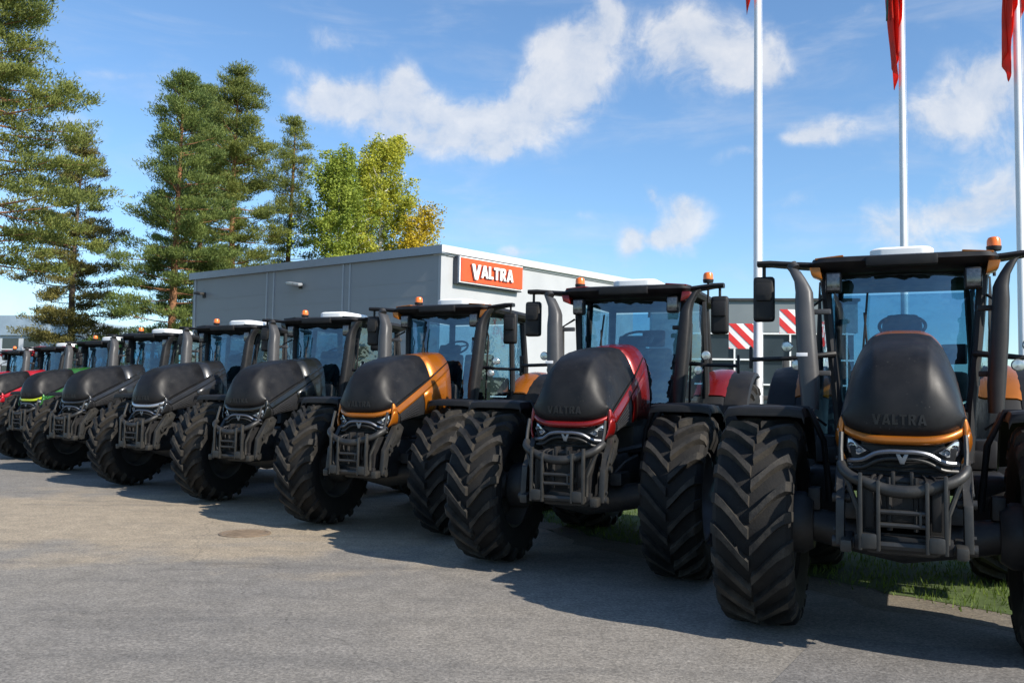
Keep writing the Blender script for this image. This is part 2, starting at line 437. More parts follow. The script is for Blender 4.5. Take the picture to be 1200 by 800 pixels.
    def sm(pts, n=4):
        out = []
        for i in range(len(pts) - 1):
            p0, p1, p2, p3 = [Vector(pts[max(0, min(len(pts) - 1, j))]) for j in (i - 1, i, i + 1, i + 2)]
            for k in range(n):
                t = k / n
                out.append(.5 * ((2 * p1) + (p2 - p0) * t + (2 * p0 - 5 * p1 + 4 * p2 - p3) * t * t + (3 * p1 - p0 - 3 * p2 + p3) * t ** 3))
        out.append(Vector(pts[-1])); return out
    bar = [(-.40, -.73, 1.395), (-.29, -.79, 1.405), (-.19, -.83, 1.455), (-.09, -.85, 1.472), (0, -.855, 1.472), (.09, -.85, 1.472), (.19, -.83, 1.455), (.29, -.79, 1.405), (.40, -.73, 1.395)]
    b.tube(sm(bar), .019, 8)
    b2 = MB(); b2.tube(sm([(x * .92 * .98, y + .127, z - .055 if abs(x) > .15 else z - .05) for x, y, z in bar]), .014, 8); b2.build('grille_bar', M['grey'], gr)
    b.v = [(x * .92, y + .115, z) for x, y, z in b.v]
    b.build('grille_bar', M['chrome'], gr)
    e = MB()
    pl = [(-.042, .045), (-.02, .045), (0, -.005), (.02, .045), (.042, .045), (.012, -.035), (-.012, -.035)]
    e.prism([(x * 1.15, z * 1.1 + 1.425) for x, z in pl], 'xz', -.862, -.80, .003)
    e.v = [(x, y + .115, z) for x, y, z in e.v]
    e.build('emblem', M['chrome'], gr)
    for sd in (-1, 1):
        hl = MB(); po = [(.235, 1.468), (.30, 1.505), (.375, 1.565), (.415, 1.575), (.425, 1.50), (.40, 1.435), (.31, 1.425)]
        def shear(mb):
            mb.v = [(x * .92, y + .115 + max(0, (abs(x) - .235)) * .55, z) for x, y, z in mb.v]; return mb
        hl.prism([(sd * x, z) for x, z in po], 'xz', -.80, -.62, .008)
        h = shear(hl).build('headlight', M['plastic'], root)
        le = MB(); cx, cz = .35, 1.49
        le.prism([(sd * (cx + (x - cx) * .82), cz + (z - cz) * .78) for x, z in po], 'xz', -.812, -.78, .006)
        shear(le).build('lens', M['lampglass'], h)
        rf = MB()
        for cxx, czz in ((.315, 1.475), (.375, 1.505)):
            rf.lathe([(-.818, .001), (-.818, .012), (-.826, .022), (-.80, .026)], 'y', (sd * cxx * .92, .115 + (cxx - .235) * .55, czz), 14)
        rf.build('reflector', M['chrome'], h)
    # guard frame in front
    gd = MB()
    top = [(-.475, -.90, 1.27), (-.45, -.98, 1.235), (-.38, -1.03, 1.19), (-.26, -1.065, 1.155), (-.12, -1.08, 1.12), (0, -1.083, 1.112), (.12, -1.08, 1.12), (.26, -1.065, 1.155), (.38, -1.03, 1.19), (.45, -.98, 1.235), (.475, -.90, 1.27)]
    gd.tube(sm(top, 3), .040, 12)
    for sd in (-1, 1):
        gd.tube([(sd * .475, -.84, 1.50), (sd * .478, -.88, 1.38), (sd * .468, -.93, 1.25)], .02, 8)
        gd.tube([(sd * .455, -.98, 1.24), (sd * .40, -1.0, 1.12), (sd * .335, -1.03, .98), (sd * .325, -1.02, .80)], .021, 8)
        for x, zt in ((.315, 1.18), (.18, 1.13)):
            gd.box((sd * x, -1.10, (zt + .05 + .74) / 2), (.03, .05, zt + .05 - .74), .008)
        gd.box((sd * .25, -1.07, .80), (.12, .12, .10), .02)
    for z in (.985, .905): gd.tube([(-.18, -1.1, z), (.18, -1.1, z)], .016, 8)
    gd.box((.13, -1.1, .945), (.02, .03, .1), .004)
    GW = lambda mb: [(x * .86, y + .14, z + .10 - .05 * max(0, min(1, (1.15 - z) / .45))) for x, y, z in mb.v]
    gd.tube([(-.33, -1.06, .775), (.33, -1.06, .775)], .03, 8)
    lb = MB()
    lb.box((0, -.96, .775), (.74, .08, .10), .015); lb.box((0, -.86, .98), (.46, .2, .34), .03)
    lb.tube([(-.09, -.93, 1.17), (.09, -.93, 1.17)], .035, 10); lb.box((-.07, -.93, 1.17), (.03, .14, .13), .01); lb.box((.07, -.93, 1.17), (.03, .14, .13), .01)
    for hx in (-.2, -.15, .15, .21): lb.tube(sm([(hx, -.80, 1.2), (hx * 1.2, -.97, 1.17), (hx * 1.1, -1.0, 1.0), (hx * .9, -.92, .88)], 3), .012, 6)
    for sd in (-1, 1): lb.box((sd * .25, -1.0, 1.02), (.07, .05, .3), .01); lb.tube([(sd * .1, -.98, .86), (sd * .1, -.98, 1.2)], .022, 8)
    lb.box((0, -.83, .98), (.70, .26, .42), .04); lb.box((0, -.955, 1.02), (.40, .05, .22), .015)
    lb.v = GW(lb); lb.build('hitch_body', M['plastic'], root); gd.v = GW(gd)
    gd.build('front_guard', M['grey'], root)
    for sd in (-1, 1):
        la = MB()
        la.prism([(-.44, 1.46), (-.56, 1.42), (-.70, 1.22), (-.80, 1.12), (-.84, .80), (-.74, .78), (-.71, 1.06), (-.60, 1.16), (-.44, 1.22), (-.34, 1.40)], 'yz', sd * .385, sd * .445, .012)
        la.prism([(-.48, 1.34), (-.54, 1.34), (-.66, 1.18), (-.56, 1.22), (-.44, 1.26)], 'yz', sd * .444, sd * .460, .005)
        la.box((sd * .37, -.76, .82), (.08, .36, .09), .02, rot=(4, 0, 0))
        la.tube([(sd * .32, -.79, .82), (sd * .47, -.79, .82)], .04, 12)
        la.tube([(sd * .35, -.68, 1.12), (sd * .475, -.68, 1.12)], .034, 12)
        for yy, zz in ((-.50, 1.40), (-.66, 1.18), (-.78, .90)): la.tube([(sd * .38, yy, zz), (sd * .462, yy, zz)], .017, 8)
        la.build('linkage_arm', M['grey'], root)
    # cab
    cf = MB()
    A0, A1 = Vector((.555, 1.46, 1.45)), Vector((.70, 1.60, 3.08))
    for sd in (-1, 1):
        S_ = lambda v: (sd * v[0], v[1], v[2])
        cf.tube([S_((.54, 1.40, 1.3)), S_((.57, 1.44, 1.75)), S_((.64, 1.5, 2.4)), S_((.70, 1.6, 3.12))], [.05, .045, .042, .05], 8)
        cf.tube([S_((.80, 2.28, 1.2)), S_((.82, 2.28, 2.0)), S_((.77, 2.3, 3.12))], .045, 8)
        cf.tube([S_((.66, 3.05, 1.6)), S_((.70, 3.05, 2.3)), S_((.66, 2.98, 3.12))], .055, 8)
        cf.prism([(1.42, 1.25), (2.32, 1.2), (3.05, 1.55), (3.05, 1.85), (2.3, 1.5), (1.46, 1.5)], 'yz', sd * .60, sd * .78, .02)
        cf.tube([S_((.68, 1.42, 1.6)), S_((.80, 1.36, 1.7)), S_((.82, 1.38, 2.75)), S_((.72, 1.52, 2.85))], .014, 8)
    cf.box((0, 2.2, 1.32), (1.36, 1.6, .18), .04)
    cf.box((0, 1.43, 1.55), (1.1, .08, .42), .03)
    cf.box((0, 3.05, 1.68), (1.3, .08, .3), .03)
    cf.box((0, 2.3, 3.1), (1.4, 1.4, .06), .02)
    cab = cf.build('cab_frame', M['satin'], root)
    # interior
    dsh = MB(); dsh.box((0, 1.72, 2.22), (.34, .2, .55), .06, taper=(1.2, 1.0)); dsh.box((0, 1.66, 1.72), (.28, .24, .7), .05); dsh.box((0, 1.70, 2.56), (.36, .10, .16), .04, rot=(-25, 0, 0))
    dsh.box((.48, 2.35, 2.0), (.22, .7, .3), .06); dsh.box((.46, 1.98, 2.32), (.24, .06, .2), .02, rot=(0, 0, -20))
    dsh.build('dashboard', M['plastic'], cab)
    sw = MB(); c = Vector((0, 1.86, 2.60)); tl = R(35); ring = []
    for k in range(29):
        a = 2 * PI * k / 28
        ring.append(c + Vector((.21 * math.cos(a), .21 * math.sin(a) * math.cos(tl), .21 * math.sin(a) * math.sin(tl))))
    sw.tube(ring, .017, 8, cap=False)
    for a in (.5, PI - .5, -PI / 2): sw.tube([c, c + Vector((.2 * math.cos(a), .2 * math.sin(a) * math.cos(tl), .2 * math.sin(a) * math.sin(tl)))], .014, 6)
    sw.tube([c, c + Vector((0, -.12, -.2))], .035, 10)
    sw.build('steering_wheel', M['plastic'], cab)
    se = MB(); se.box((0, 2.42, 1.78), (.52, .52, .14), .06); se.box((0, 2.68, 2.18), (.52, .13, .74), .06, rot=(-10, 0, 0)); se.box((0, 2.76, 2.68), (.32, .1, .24), .05, rot=(-6, 0, 0))
    se.box((0, 2.42, 1.55), (.4, .4, .36), .05); se.box((.31, 2.45, 2.02), (.1, .4, .07), .03); se.box((-.31, 2.45, 2.02), (.08, .4, .07), .03)
    se.build('seat', M['seat'], cab)
    # glass
    ws = MB(); rows = []
    for k in range(9):
        f = k / 8; z = 1.78 + (3.07 - 1.78) * f; hw = .555 + .125 * f; y0 = 1.45 + .15 * f
        rows.append([(hw * t, y0 - .10 * (1 - t * t), z) for t in [-1 + 2 * j / 12 for j in range(13)]])
    ws.loft(rows, closed=False, cap=False); ws.build('windscreen', M['glass'], cab, smooth=80)
    for sd in (-1, 1):
        gl = MB()
        gl.loft([[(sd * (.575 + .125 * f), 1.47 + .14 * f, 1.5 + 1.56 * f), (sd * (.72 + .05 * f), 1.9 + .05 * f, 1.5 + 1.56 * f), (sd * (.81 - .03 * f), 2.26, 1.5 + 1.56 * f)] for f in (0, .33, .66, 1)], closed=False, cap=False)
        gl.build('door_window', M['glass'], cab, smooth=80)
        gl = MB()
        gl.loft([[(sd * (.81 - .03 * f), 2.3, 1.9 + 1.16 * f), (sd * (.70 - .04 * f), 3.02 - .04 * f, 1.9 + 1.16 * f)] for f in (0, .5, 1)], closed=False, cap=False)
        gl.build('quarter_window', M['glass'], cab, smooth=80)
    rw = MB(); rw.loft([[(x, 3.06 - .06 * f, 1.85 + 1.2 * f) for x in (-.68, 0, .68)] for f in (0, .5, 1)], closed=False, cap=False)
    rw.build('rear_window', M['glass'], cab, smooth=80)
    wp = MB(); wp.tube([(-.25, 1.30, 1.82), (-.3, 1.375, 2.3), (-.33, 1.42, 2.7)], .01, 6); wp.box((-.325, 1.405, 2.55), (.02, .02, .7), .004, rot=(-8, 4, 0))
    wp.build('wiper', M['plastic'], cab)
    # roof
    rf = MB()
    def rr_ring(hw, y0, y1, z, cr, n=5):
        pts = []
        for cx, cy, a0 in ((hw - cr, y1 - cr, 0), (-hw + cr, y1 - cr, 90), (-hw + cr, y0 + cr, 180), (hw - cr, y0 + cr, 270)):
            for k in range(n):
                a = R(a0 + 90 * k / (n - 1)); pts.append((cx + cr * math.cos(a), cy + cr * math.sin(a), z))
        return pts
    rf.loft([rr_ring(.70, 1.45, 3.1, 3.09, .12), rr_ring(.80, 1.30, 3.2, 3.13, .14), rr_ring(.82, 1.26, 3.22, 3.18, .15), rr_ring(.80, 1.28, 3.2, 3.225, .15), rr_ring(.70, 1.4, 3.1, 3.25, .15)])
    rf.box((0, 1.27, 3.17), (.62, .10, .1), .025)
    roof = rf.build('roof', M['satin'], root)
    rh = MB(); rh.loft([rr_ring(.29, 1.7, 2.6, 3.235, .12), rr_ring(.29, 1.7, 2.6, 3.35, .12), rr_ring(.265, 1.74, 2.56, 3.375, .12), rr_ring(.18, 1.85, 2.45, 3.39, .1)])
    rh.build('roof_hatch', M['white'], roof)
    for sd in (-1, 1):
        rc = MB(); rc.prism([(sd * .70, 3.02), (sd * .80, 3.06), (sd * .82, 3.14), (sd * .72, 3.14)], 'xz', 1.29, 1.50, .012); rc.box((sd * .64, 1.44, 3.240), (.26, .26, .02), .008, rot=(4, sd * 5, 0))
        paintslot(rc.build('roof_corner', M['satin'], roof))
        wl = MB(); wl.box((sd * .60, 1.36, 2.99), (.15, .12, .20), .03)
        w = wl.build('work_light', M['plastic'], roof)
        ln = MB(); ln.box((sd * .60, 1.297, 2.99), (.115, .012, .16), .005); ln.build('lens', M['darklens'], w)
        # mirror on its long roof arm
        ma = MB()
        ma.loft([[(sd * x, y0 + dy, z + dz) for dy, dz in ((-hw, 0), (-hw * .8, .026), (hw * .8, .026), (hw, 0), (hw * .8, -.026), (-hw * .8, -.026))] for x, y0, hw, z in ((.74, 1.5, .16, 3.17), (.95, 1.5, .13, 3.19), (1.2, 1.47, .09, 3.215), (1.33, 1.45, .06, 3.215))])
        ma.tube([(sd * 1.27, 1.47, 3.21), (sd * 1.27, 1.47, 3.0)], .018, 8)
        MX = 1.27 if sd < 0 else 1.14
        ma.v = [(x * MX / 1.27, y, z) for x, y, z in ma.v]
        arm = ma.build('mirror_arm', M['plastic'], roof)
        la = MB(); la.tube([(sd * .60, 1.45, 2.3), (sd * .80, 1.32, 2.27), (sd * 1.0, 1.32, 2.25), (sd * 1.38, 1.34, 2.24)], [.03, .028, .022, .022], 8)
        la.box((sd * 1.38, 1.34, 2.26), (.03, .05, .22), .01)
        la.build('light_arm', M['plastic'], root)
        mr = MB(); mr.box((sd * MX, 1.47, 2.86), (.21, .10, .46), .045, seg=3); mr.box((sd * MX, 1.41, 2.93), (.16, .05, .18), .02)
        mir = mr.build('mirror', M['plastic'], root)
        mf = MB(); mf.box((sd * MX, 1.523, 2.86), (.17, .006, .4), .002); mf.build('mirror_glass', M['mirrorface'], mir)
        for zz in (2.18, 2.36):
            al = MB(); al.lathe([(1.22, .001), (1.222, .045), (1.235, .055), (1.28, .05), (1.32, .02), (1.321, .001)], 'y', (sd * 1.02 if zz > 2.3 else sd * .93, 0, zz), 18)
            al.build('arm_light', M['lampglass'], root)
    # stacks beside the windscreen
    for sd, nm in ((-1, 'exhaust_stack'), (1, 'air_intake')):
        st = MB(); rg = []
        k_ = 1.0 if sd < 0 else .80; xo_ = 0 if sd < 0 else -.05
        for x, y, z, a, bb in ((.79, 1.06, 1.75, .075, .09), (.80, 1.08, 2.0, .092, .105), (.83, 1.12, 2.4, .092, .105), (.85, 1.15, 2.75, .086, .10), (.853, 1.17, 2.88, .080, .095), (.87, 1.19, 2.96, .076, .088), (.915, 1.21, 3.05, .072, .083), (.955, 1.23, 3.12, .068, .078)):
            ring = []
            for j in range(16):
                t = 2 * PI * j / 16; cs, sn = math.cos(t), math.sin(t)
                ex = .62
                ring.append((sd * (x + xo_ + k_ * a * math.copysign(abs(cs) ** ex, cs)), y + bb * math.copysign(abs(sn) ** ex, sn), z + (.03 * cs if z > 2.95 else 0)))
            rg.append(ring)
        st.loft(rg)
        st.box((sd * .72, 1.2, 2.1), (.2, .06, .05), .01); st.box((sd * .72, 1.25, 2.7), (.2, .05, .05), .01)
        o = st.build(nm, M['stack'] if sd < 0 else M['plastic'], root, smooth=50)
        if sd < 0:
            pt = MB(); pt.tube([(-.945, 1.23, 3.12), (-.98, 1.25, 3.165)], .055, 14); pt.build('tailpipe', M['chassis'], o)
            sl = MB(); sl.box((-.86, 1.005, 2.27), (.10, .012, .035), .003); sl.build('sticker', M['white'], o)
    # rear fenders, tank and steps
    for sd in (-1, 1):
        fe = MB(); rg = []
        for k in range(15):
            a = R(44 + 76 * k / 14); rad = 1.15
            y = 3.1 - rad * math.cos(a); z = RR + .04 + rad * math.sin(a)
            n = Vector((0, -math.cos(a), math.sin(a)))
            rg.append([(sd * x, y + n.y * h, z + n.z * h) for x, h in ((.72, -.02), (.76, .012), (.88, .03), (1.02, .022), (1.08, -.01), (1.075, -.03), (1.0, -.015), (.9, -.01), (.76, -.03))])
        fe.loft(rg)
        fo = paintslot(fe.build('rear_fender', M['satin'], root, smooth=50))
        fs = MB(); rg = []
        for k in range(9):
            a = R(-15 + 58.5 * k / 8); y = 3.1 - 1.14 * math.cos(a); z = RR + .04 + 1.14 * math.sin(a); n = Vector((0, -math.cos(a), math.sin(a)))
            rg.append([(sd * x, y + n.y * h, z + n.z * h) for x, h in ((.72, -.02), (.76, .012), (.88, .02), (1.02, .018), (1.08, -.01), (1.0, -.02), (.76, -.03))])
        fs.loft(rg); fs.build('shaded_fender_front', M['satin'], fo, smooth=50)  # lower front of the painted fender, coloured black to stand in for shade
        ex = MB(); rg = []
        for k in range(15):
            a = R(-15 + 135 * k / 14); rad = 1.13
            y = 3.1 - rad * math.cos(a); z = RR + .04 + rad * math.sin(a); n = Vector((0, -math.cos(a), math.sin(a)))
            rg.append([(sd * x, y + n.y * h, z + n.z * h) for x, h in ((1.06, .02), (1.2, .028), (1.34, .0), (1.36, -.04), (1.34, -.04), (1.2, -.0), (1.06, -.01))])
        ex.loft(rg); ex.build('fender_edge', M['satin'], fo, smooth=50)
        tk = MB(); tk.box((sd * .66, 1.35, .95), (.36, 1.1, .55), .09, seg=3)
        tk.build('fuel_tank', M['plastic'], root)
        stp = MB()
        for k in range(4): stp.box((sd * (.98 - .03 * k), 1.75, .55 + .27 * k), (.26, .36, .035), .008)
        for yy in (1.56, 1.94): stp.prism([(.84, .50), (1.12, .50), (1.02, 1.42), (.76, 1.42)] if sd > 0 else [(-.84, .50), (-1.12, .50), (-1.02, 1.42), (-.76, 1.42)], 'xz', yy - .012, yy + .012, .004)
        stp.build('step', M['chassis'], root)
    # rear hitch
    hi = MB()
    for sd in (-1, 1):
        hi.tube([(sd * .35, 3.4, .75), (sd * .45, 4.3, .6)], .05, 10); hi.tube([(sd * .3, 3.5, 1.4), (sd * .42, 4.0, .7)], .03, 8)
    hi.box((0, 3.7, 1.2), (.4, .3, .5), .05)
    hi.build('rear_hitch', M['chassis'], root)
    # the cab stands a hand lower than first laid out
    def lower(o):
        if o.type == 'MESH' and o.name.split('.')[0] not in ('bonnet', 'bonnet_rear_strip', 'bonnet_lip', 'side_panel', 'side_vent', 'bonnet_lettering', 'tyre', 'rim', 'wheel', 'front_mudguard', 'rear_fender', 'fender_edge'):
            for v in o.data.vertices: v.co.z -= .015 * max(0, min(1, (v.co.z - 1.9) / .9))
        for c in kids(o): lower(c)
    lower(root)
    return root

def add_beacon(root, x, y=1.72):
    b = MB(); b.tube([(x, y, 3.05 + .015), (x, y, 3.305)], .014, 8); b.lathe([(3.30, .02), (3.305, .06), (3.33, .066), (3.345, .066), (3.35, .02)], 'z', (x, y, 0), 20, cap=True)
    b.v = [(x_, y_, z_ - .03) for x_, y_, z_ in b.v]
    o = b.build('beacon', M['plastic'], root)
    l = MB(); l.lathe([(3.346, .062), (3.40, .06), (3.425, .05), (3.435, .03), (3.437, .001)], 'z', (x, y, 0), 20)
    l.v = [(x_, y_, z_ - .03) for x_, y_, z_ in l.v]
    l.build('beacon_lens', M['amber'], o)
    return o

# the camera, and where its sight lines land in the place
EYE, F = 1.80, 1040.
PITCH, ROLL = math.atan(67.5 / F), R(1.0)
CAMR = Matrix.Rotation(R(90) + PITCH, 3, 'X') @ Matrix.Rotation(ROLL, 3, 'Z')
def ray(px, py): return CAMR @ Vector(((px - 600) / F, (400 - py) / F, -1.))
def gpt(px, py):
    d = ray(px, py); return Vector((d.x, d.y, 0)) * (EYE / -d.z)
def zpt(px, py, z):
    d = ray(px, py); return Vector((0, 0, EYE)) + d * ((z - EYE) / d.z)
def at3(px, py, Y):
    d = ray(px, py); return Vector((0, 0, EYE)) + d * (Y / d.y)
def at(px, d, py=440): return Vector((at3(px, py, d).x, d, 0))
def hgt(px, py, d): return at3(px, py, d).z
ANG = -26.5
def front_centre(tx, ty, ang):
    a = R(ang); return Vector((tx + TR * math.cos(a), ty + TR * math.sin(a), 0))
ROW = [ # position of the tyre on the viewer's side, paint, lip paint, beacons, label
    (gpt(896, 735), 'orange', 'orange', (.8,), 'bronze orange tractor nearest the camera with black bonnet seen head on', -24.0),
    (gpt(583, 659), 'red', 'red', (-.72, .95), 'deep red tractor with black bonnet and two amber beacons on its roof', -23.6),
    (gpt(379, 614.5), 'orange', 'orange', (-.6,), 'bronze orange tractor between the red tractor and the black tractors', -24.6),
    (gpt(252, 587), 'black', 'black', (-.6,), 'all black tractor standing right beside the second orange tractor', -23.2),
    (gpt(151, 568.5), 'graphite', 'silver', (-.6,), 'dark graphite tractor with a silver front lip between two black ones', -24.8),
    (at(71, 20.3, 553), 'graphite', 'graphite', (-.6,), 'dark grey tractor standing next to the green one', -23.7),
    (at(24, 23.8, 546), 'green', 'lime', (-.5,), 'green tractor with a lime yellow front lip far down the row', -24.3),
    (at(-20, 27.5, 538), 'crimson', 'crimson', (.8,), 'red tractor with a red bonnet edge next to the green tractor', -23.4),
    (at(-54, 30.8, 532), 'crimson', 'crimson', (-.6,), 'last red tractor cut by the left edge, farthest from the camera', -24.9),
]
proto = make_tractor()
def recolour(o, body, lip):
    for ch in kids(o):
        if 'paint' in ch.keys():
            ch.material_slots[ch['paint']].material = PAINT[lip if 'lip' in ch.keys() else body]
        recolour(ch, body, lip)
roots = []
for i, row in enumerate(ROW):
    roots.append(proto if i == 0 else copy_tree(proto))
for t, (p, body, lip, beacons, lab, ang) in zip(roots, ROW):
    t.location = front_centre(p.x, p.y, ang) + Vector((p.x, p.y, 0)).normalized() * .2; t.rotation_euler = (0, 0, R(ang))
    tag(t, lab, 'tractor', 'new tractors parked side by side')
    recolour(t, body, lip)
    for bx in beacons: add_beacon(t, bx)

# ------------------------------------------------------------------ ground
def jag(poly, n, amp, seed):
    """the first n sides of an outline, made ragged"""
    rn = random.Random(seed); out = []
    for i in range(len(poly)):
        p, q = Vector(poly[i]), Vector(poly[(i + 1) % len(poly)]); out.append(tuple(p))
        if i < n:
            m_ = int((q - p).length / .22); t = (q - p).normalized(); nn = Vector((-t.y, t.x)); w = 0
            for k in range(1, m_):
                w = w * .6 + rn.gauss(0, amp); out.append(tuple(p.lerp(q, k / m_) + nn * w))
    return out
def sheet(name, poly, z, m, kind='structure'):
    mb = MB(); mb.add([(x, y, z) for x, y in poly], [tuple(range(len(poly)))])
    o = mb.build(name, m, smooth=0, recalc=False)
    if o.data.polygons[0].normal.z < 0: o.data.flip_normals()
    o['kind'] = kind
    return o

def ground_mat(name, base, warm, tan=True, light=1.0):
    m, nt, p = new_mat(name); L = nt.links
    tc = N(nt, 'ShaderNodeTexCoord')
    ob = tc.outputs['Object']
    def noise(scale, detail=5, rough=.55, vec=ob):
        n = N(nt, 'ShaderNodeTexNoise'); setin(n, Scale=scale, Detail=float(detail), Roughness=rough); L.new(vec, n.inputs['Vector']); return n.outputs['Fac']
    def rng(v, a, b, c, d):
        r = N(nt, 'ShaderNodeMapRange'); setin(r, From_Min=a, From_Max=b, To_Min=c, To_Max=d); L.new(v, r.inputs['Value']); return r.outputs[0]
    def mul(a, b):
        n = N(nt, 'ShaderNodeMath', operation='MULTIPLY')
        L.new(a, n.inputs[0])
        if isinstance(b, (int, float)): n.inputs[1].default_value = b
        else: L.new(b, n.inputs[1])
        return n.outputs[0]
    def mix(f, a, b):
        n = N(nt, 'ShaderNodeMix', data_type='RGBA'); L.new(f, n.inputs[0])
        for v, s in ((a, 6), (b, 7)):
            if isinstance(v, tuple): n.inputs[s].default_value = (*v, 1)
            else: L.new(v, n.inputs[s])
        return n.outputs[2]
    big = rng(noise(.25, 6, .6), .35, .65, 0, 1)
    col = mix(big, base, warm)
    if tan:  # worn sandy area in the middle of the yard
        sx = N(nt, 'ShaderNodeMapping'); sx.vector_type = 'POINT'
        c = gpt(215, 605); 
        sub = N(nt, 'ShaderNodeVectorMath', operation='SUBTRACT'); sub.inputs[1].default_value = (c.x + .4, c.y, 0); L.new(ob, sub.inputs[0])
        mp = N(nt, 'ShaderNodeMapping'); mp.inputs['Rotation'].default_value = (0, 0, R(40)); mp.inputs['Scale'].default_value = (1 / 6.5, 1 / 3.4, 0)
        L.new(sub.outputs[0], mp.inputs['Vector'])
        ln = N(nt, 'ShaderNodeVectorMath', operation='LENGTH'); L.new(mp.outputs[0], ln.inputs[0])
        ad = N(nt, 'ShaderNodeMath', operation='ADD'); L.new(ln.outputs['Value'], ad.inputs[0]); L.new(rng(noise(.8, 5), .3, .7, -.35, .35), ad.inputs[1])
        col = mix(rng(ad.outputs[0], .7, 1.15, .85, 0), col, (.31, .25, .173))
    # tyre smears, long and thin across the yard
    mp2 = N(nt, 'ShaderNodeMapping'); mp2.inputs['Scale'].default_value = (.28, 1.9, 1); mp2.inputs['Rotation'].default_value = (0, 0, R(12)); L.new(ob, mp2.inputs['Vector'])
    col = mix(rng(noise(1.0, 6, .6, mp2.outputs[0]), .52, .74, 0, .5), col, (.085, .08, .075))
    # stone grain at two sizes
    vo = N(nt, 'ShaderNodeTexVoronoi'); setin(vo, Scale=70.); L.new(ob, vo.inputs['Vector'])
    sep = N(nt, 'ShaderNodeSeparateColor'); L.new(vo.outputs['Color'], sep.inputs[0])
    g1 = rng(sep.outputs[0], 0, 1, .70, 1.32)
    g2 = rng(noise(28, 4, .7), .3, .7, .75, 1.25)
    g3 = rng(noise(3.5, 5, .6), .3, .7, .85, 1.15)
    wb = N(nt, 'ShaderNodeVectorMath', operation='MULTIPLY_ADD'); nn = N(nt, 'ShaderNodeTexNoise'); setin(nn, Scale=1.6, Detail=6.); L.new(ob, nn.inputs['Vector'])
    L.new(nn.outputs['Color'], wb.inputs[0]); wb.inputs[1].default_value = (.7, .7, 0); L.new(ob, wb.inputs[2])
    ve = N(nt, 'ShaderNodeTexVoronoi'); ve.feature = 'DISTANCE_TO_EDGE'; setin(ve, Scale=.16); L.new(wb.outputs[0], ve.inputs['Vector'])
    crack = rng(ve.outputs['Distance'], .0, .0022, .74, 1)
    k = mul(mul(mul(mul(g1, g2), g3), crack), light)
    sc_ = N(nt, 'ShaderNodeVectorMath', operation='SCALE'); L.new(col, sc_.inputs[0]); L.new(k, sc_.inputs['Scale'])
    L.new(sc_.outputs[0], p.inputs['Base Color'])
    p.inputs['Roughness'].default_value = .85
    b = N(nt, 'ShaderNodeBump'); setin(b, Strength=.5, Distance=.006); L.new(mul(g1, g2), b.inputs['Height']); L.new(b.outputs[0], p.inputs['Normal'])
    return m

field = mat('dry field grass', (.055, .075, .022), .95, var=.35, scale=.3)
sheet('ground', [(-1500, -300), (1500, -300), (1500, 2500), (-1500, 2500)], -.012, field)
yard = ground_mat('worn yard asphalt', (.172, .158, .140), (.212, .189, .157))
sheet('yard_asphalt', [(-80, -40), (40, -40), (40, 3), (6.6, 5.4), (4.35, 6.9), (3.3, 8.4), (1.0, 11.2), (-.2, 14.5), (-.7, 24.0), (-3.6, 26.5), (-24, 40), (-80, 62)], 0, yard)
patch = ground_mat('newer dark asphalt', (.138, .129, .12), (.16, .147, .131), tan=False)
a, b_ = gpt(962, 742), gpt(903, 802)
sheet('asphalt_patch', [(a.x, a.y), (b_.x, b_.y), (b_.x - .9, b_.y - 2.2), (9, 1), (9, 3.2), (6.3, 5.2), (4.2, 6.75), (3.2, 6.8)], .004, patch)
GPOLY = [(6.6, 5.9), (4.5, 7.2), (3.4, 8.7), (1.1, 11.4), (-.1, 14.5), (-.6, 24.0), (-2.2, 26.6), (6.7, 37.8), (40, 43), (60, 40), (60, 3), (40, 3)]
lawn = mat('lawn soil and turf', (.055, .085, .016), .95, var=.4, scale=2.5, bump=.6, bscale=30)
GPOLY = jag([(6.6, 6.1), (4.6, 7.45), (3.6, 8.9), (1.3, 11.6), (.1, 14.6)] + GPOLY[5:], 4, .05, 4)
sheet('lawn', GPOLY, .006, lawn)
sheet('bare_verge', jag([(7.2, 3.4), (6.6, 5.45), (4.4, 6.85), (3.2, 8.4), (1.0, 11.1), (-.2, 14.4), (-.9, 23.8), (1, 23.8), (3, 12), (8, 7.4), (10, 3.6)], 5, .06, 8), .002, ground_mat('gritty verge', (.125, .108, .085), (.165, .138, .10), tan=False))
# grass blades on the strip of lawn behind the first tractors
def inside(x, y, poly):
    c = False; n = len(poly)
    for i in range(n):
        x0, y0 = poly[i]; x1, y1 = poly[i - 1]
        if (y0 > y) != (y1 > y) and x < (x1 - x0) * (y - y0) / (y1 - y0) + x0: c = not c
    return c
gb = MB(); cnt = 0; rg = random.Random(3)
while cnt < 30000:
    y = rg.uniform(5.5, 22); x = rg.uniform(-.5, 10)
    if rg.random() > 1.25 - y / 22: continue
    if not inside(x + rg.gauss(0, .13), y + rg.gauss(0, .13), GPOLY): continue
    h = rg.uniform(.03, .10); a_ = rg.uniform(0, 2 * PI); w = rg.uniform(.004, .009)
    dx, dy = math.cos(a_) * w, math.sin(a_) * w; lx, ly = rg.uniform(-.04, .04), rg.uniform(-.04, .04)
    n0 = len(gb.v)
    gb.v += [(x - dx, y - dy, .003), (x + dx, y + dy, .003), (x + lx, y + ly, h)]; gb.f.append((n0, n0 + 1, n0 + 2)); gb.mi.append(0); cnt += 1
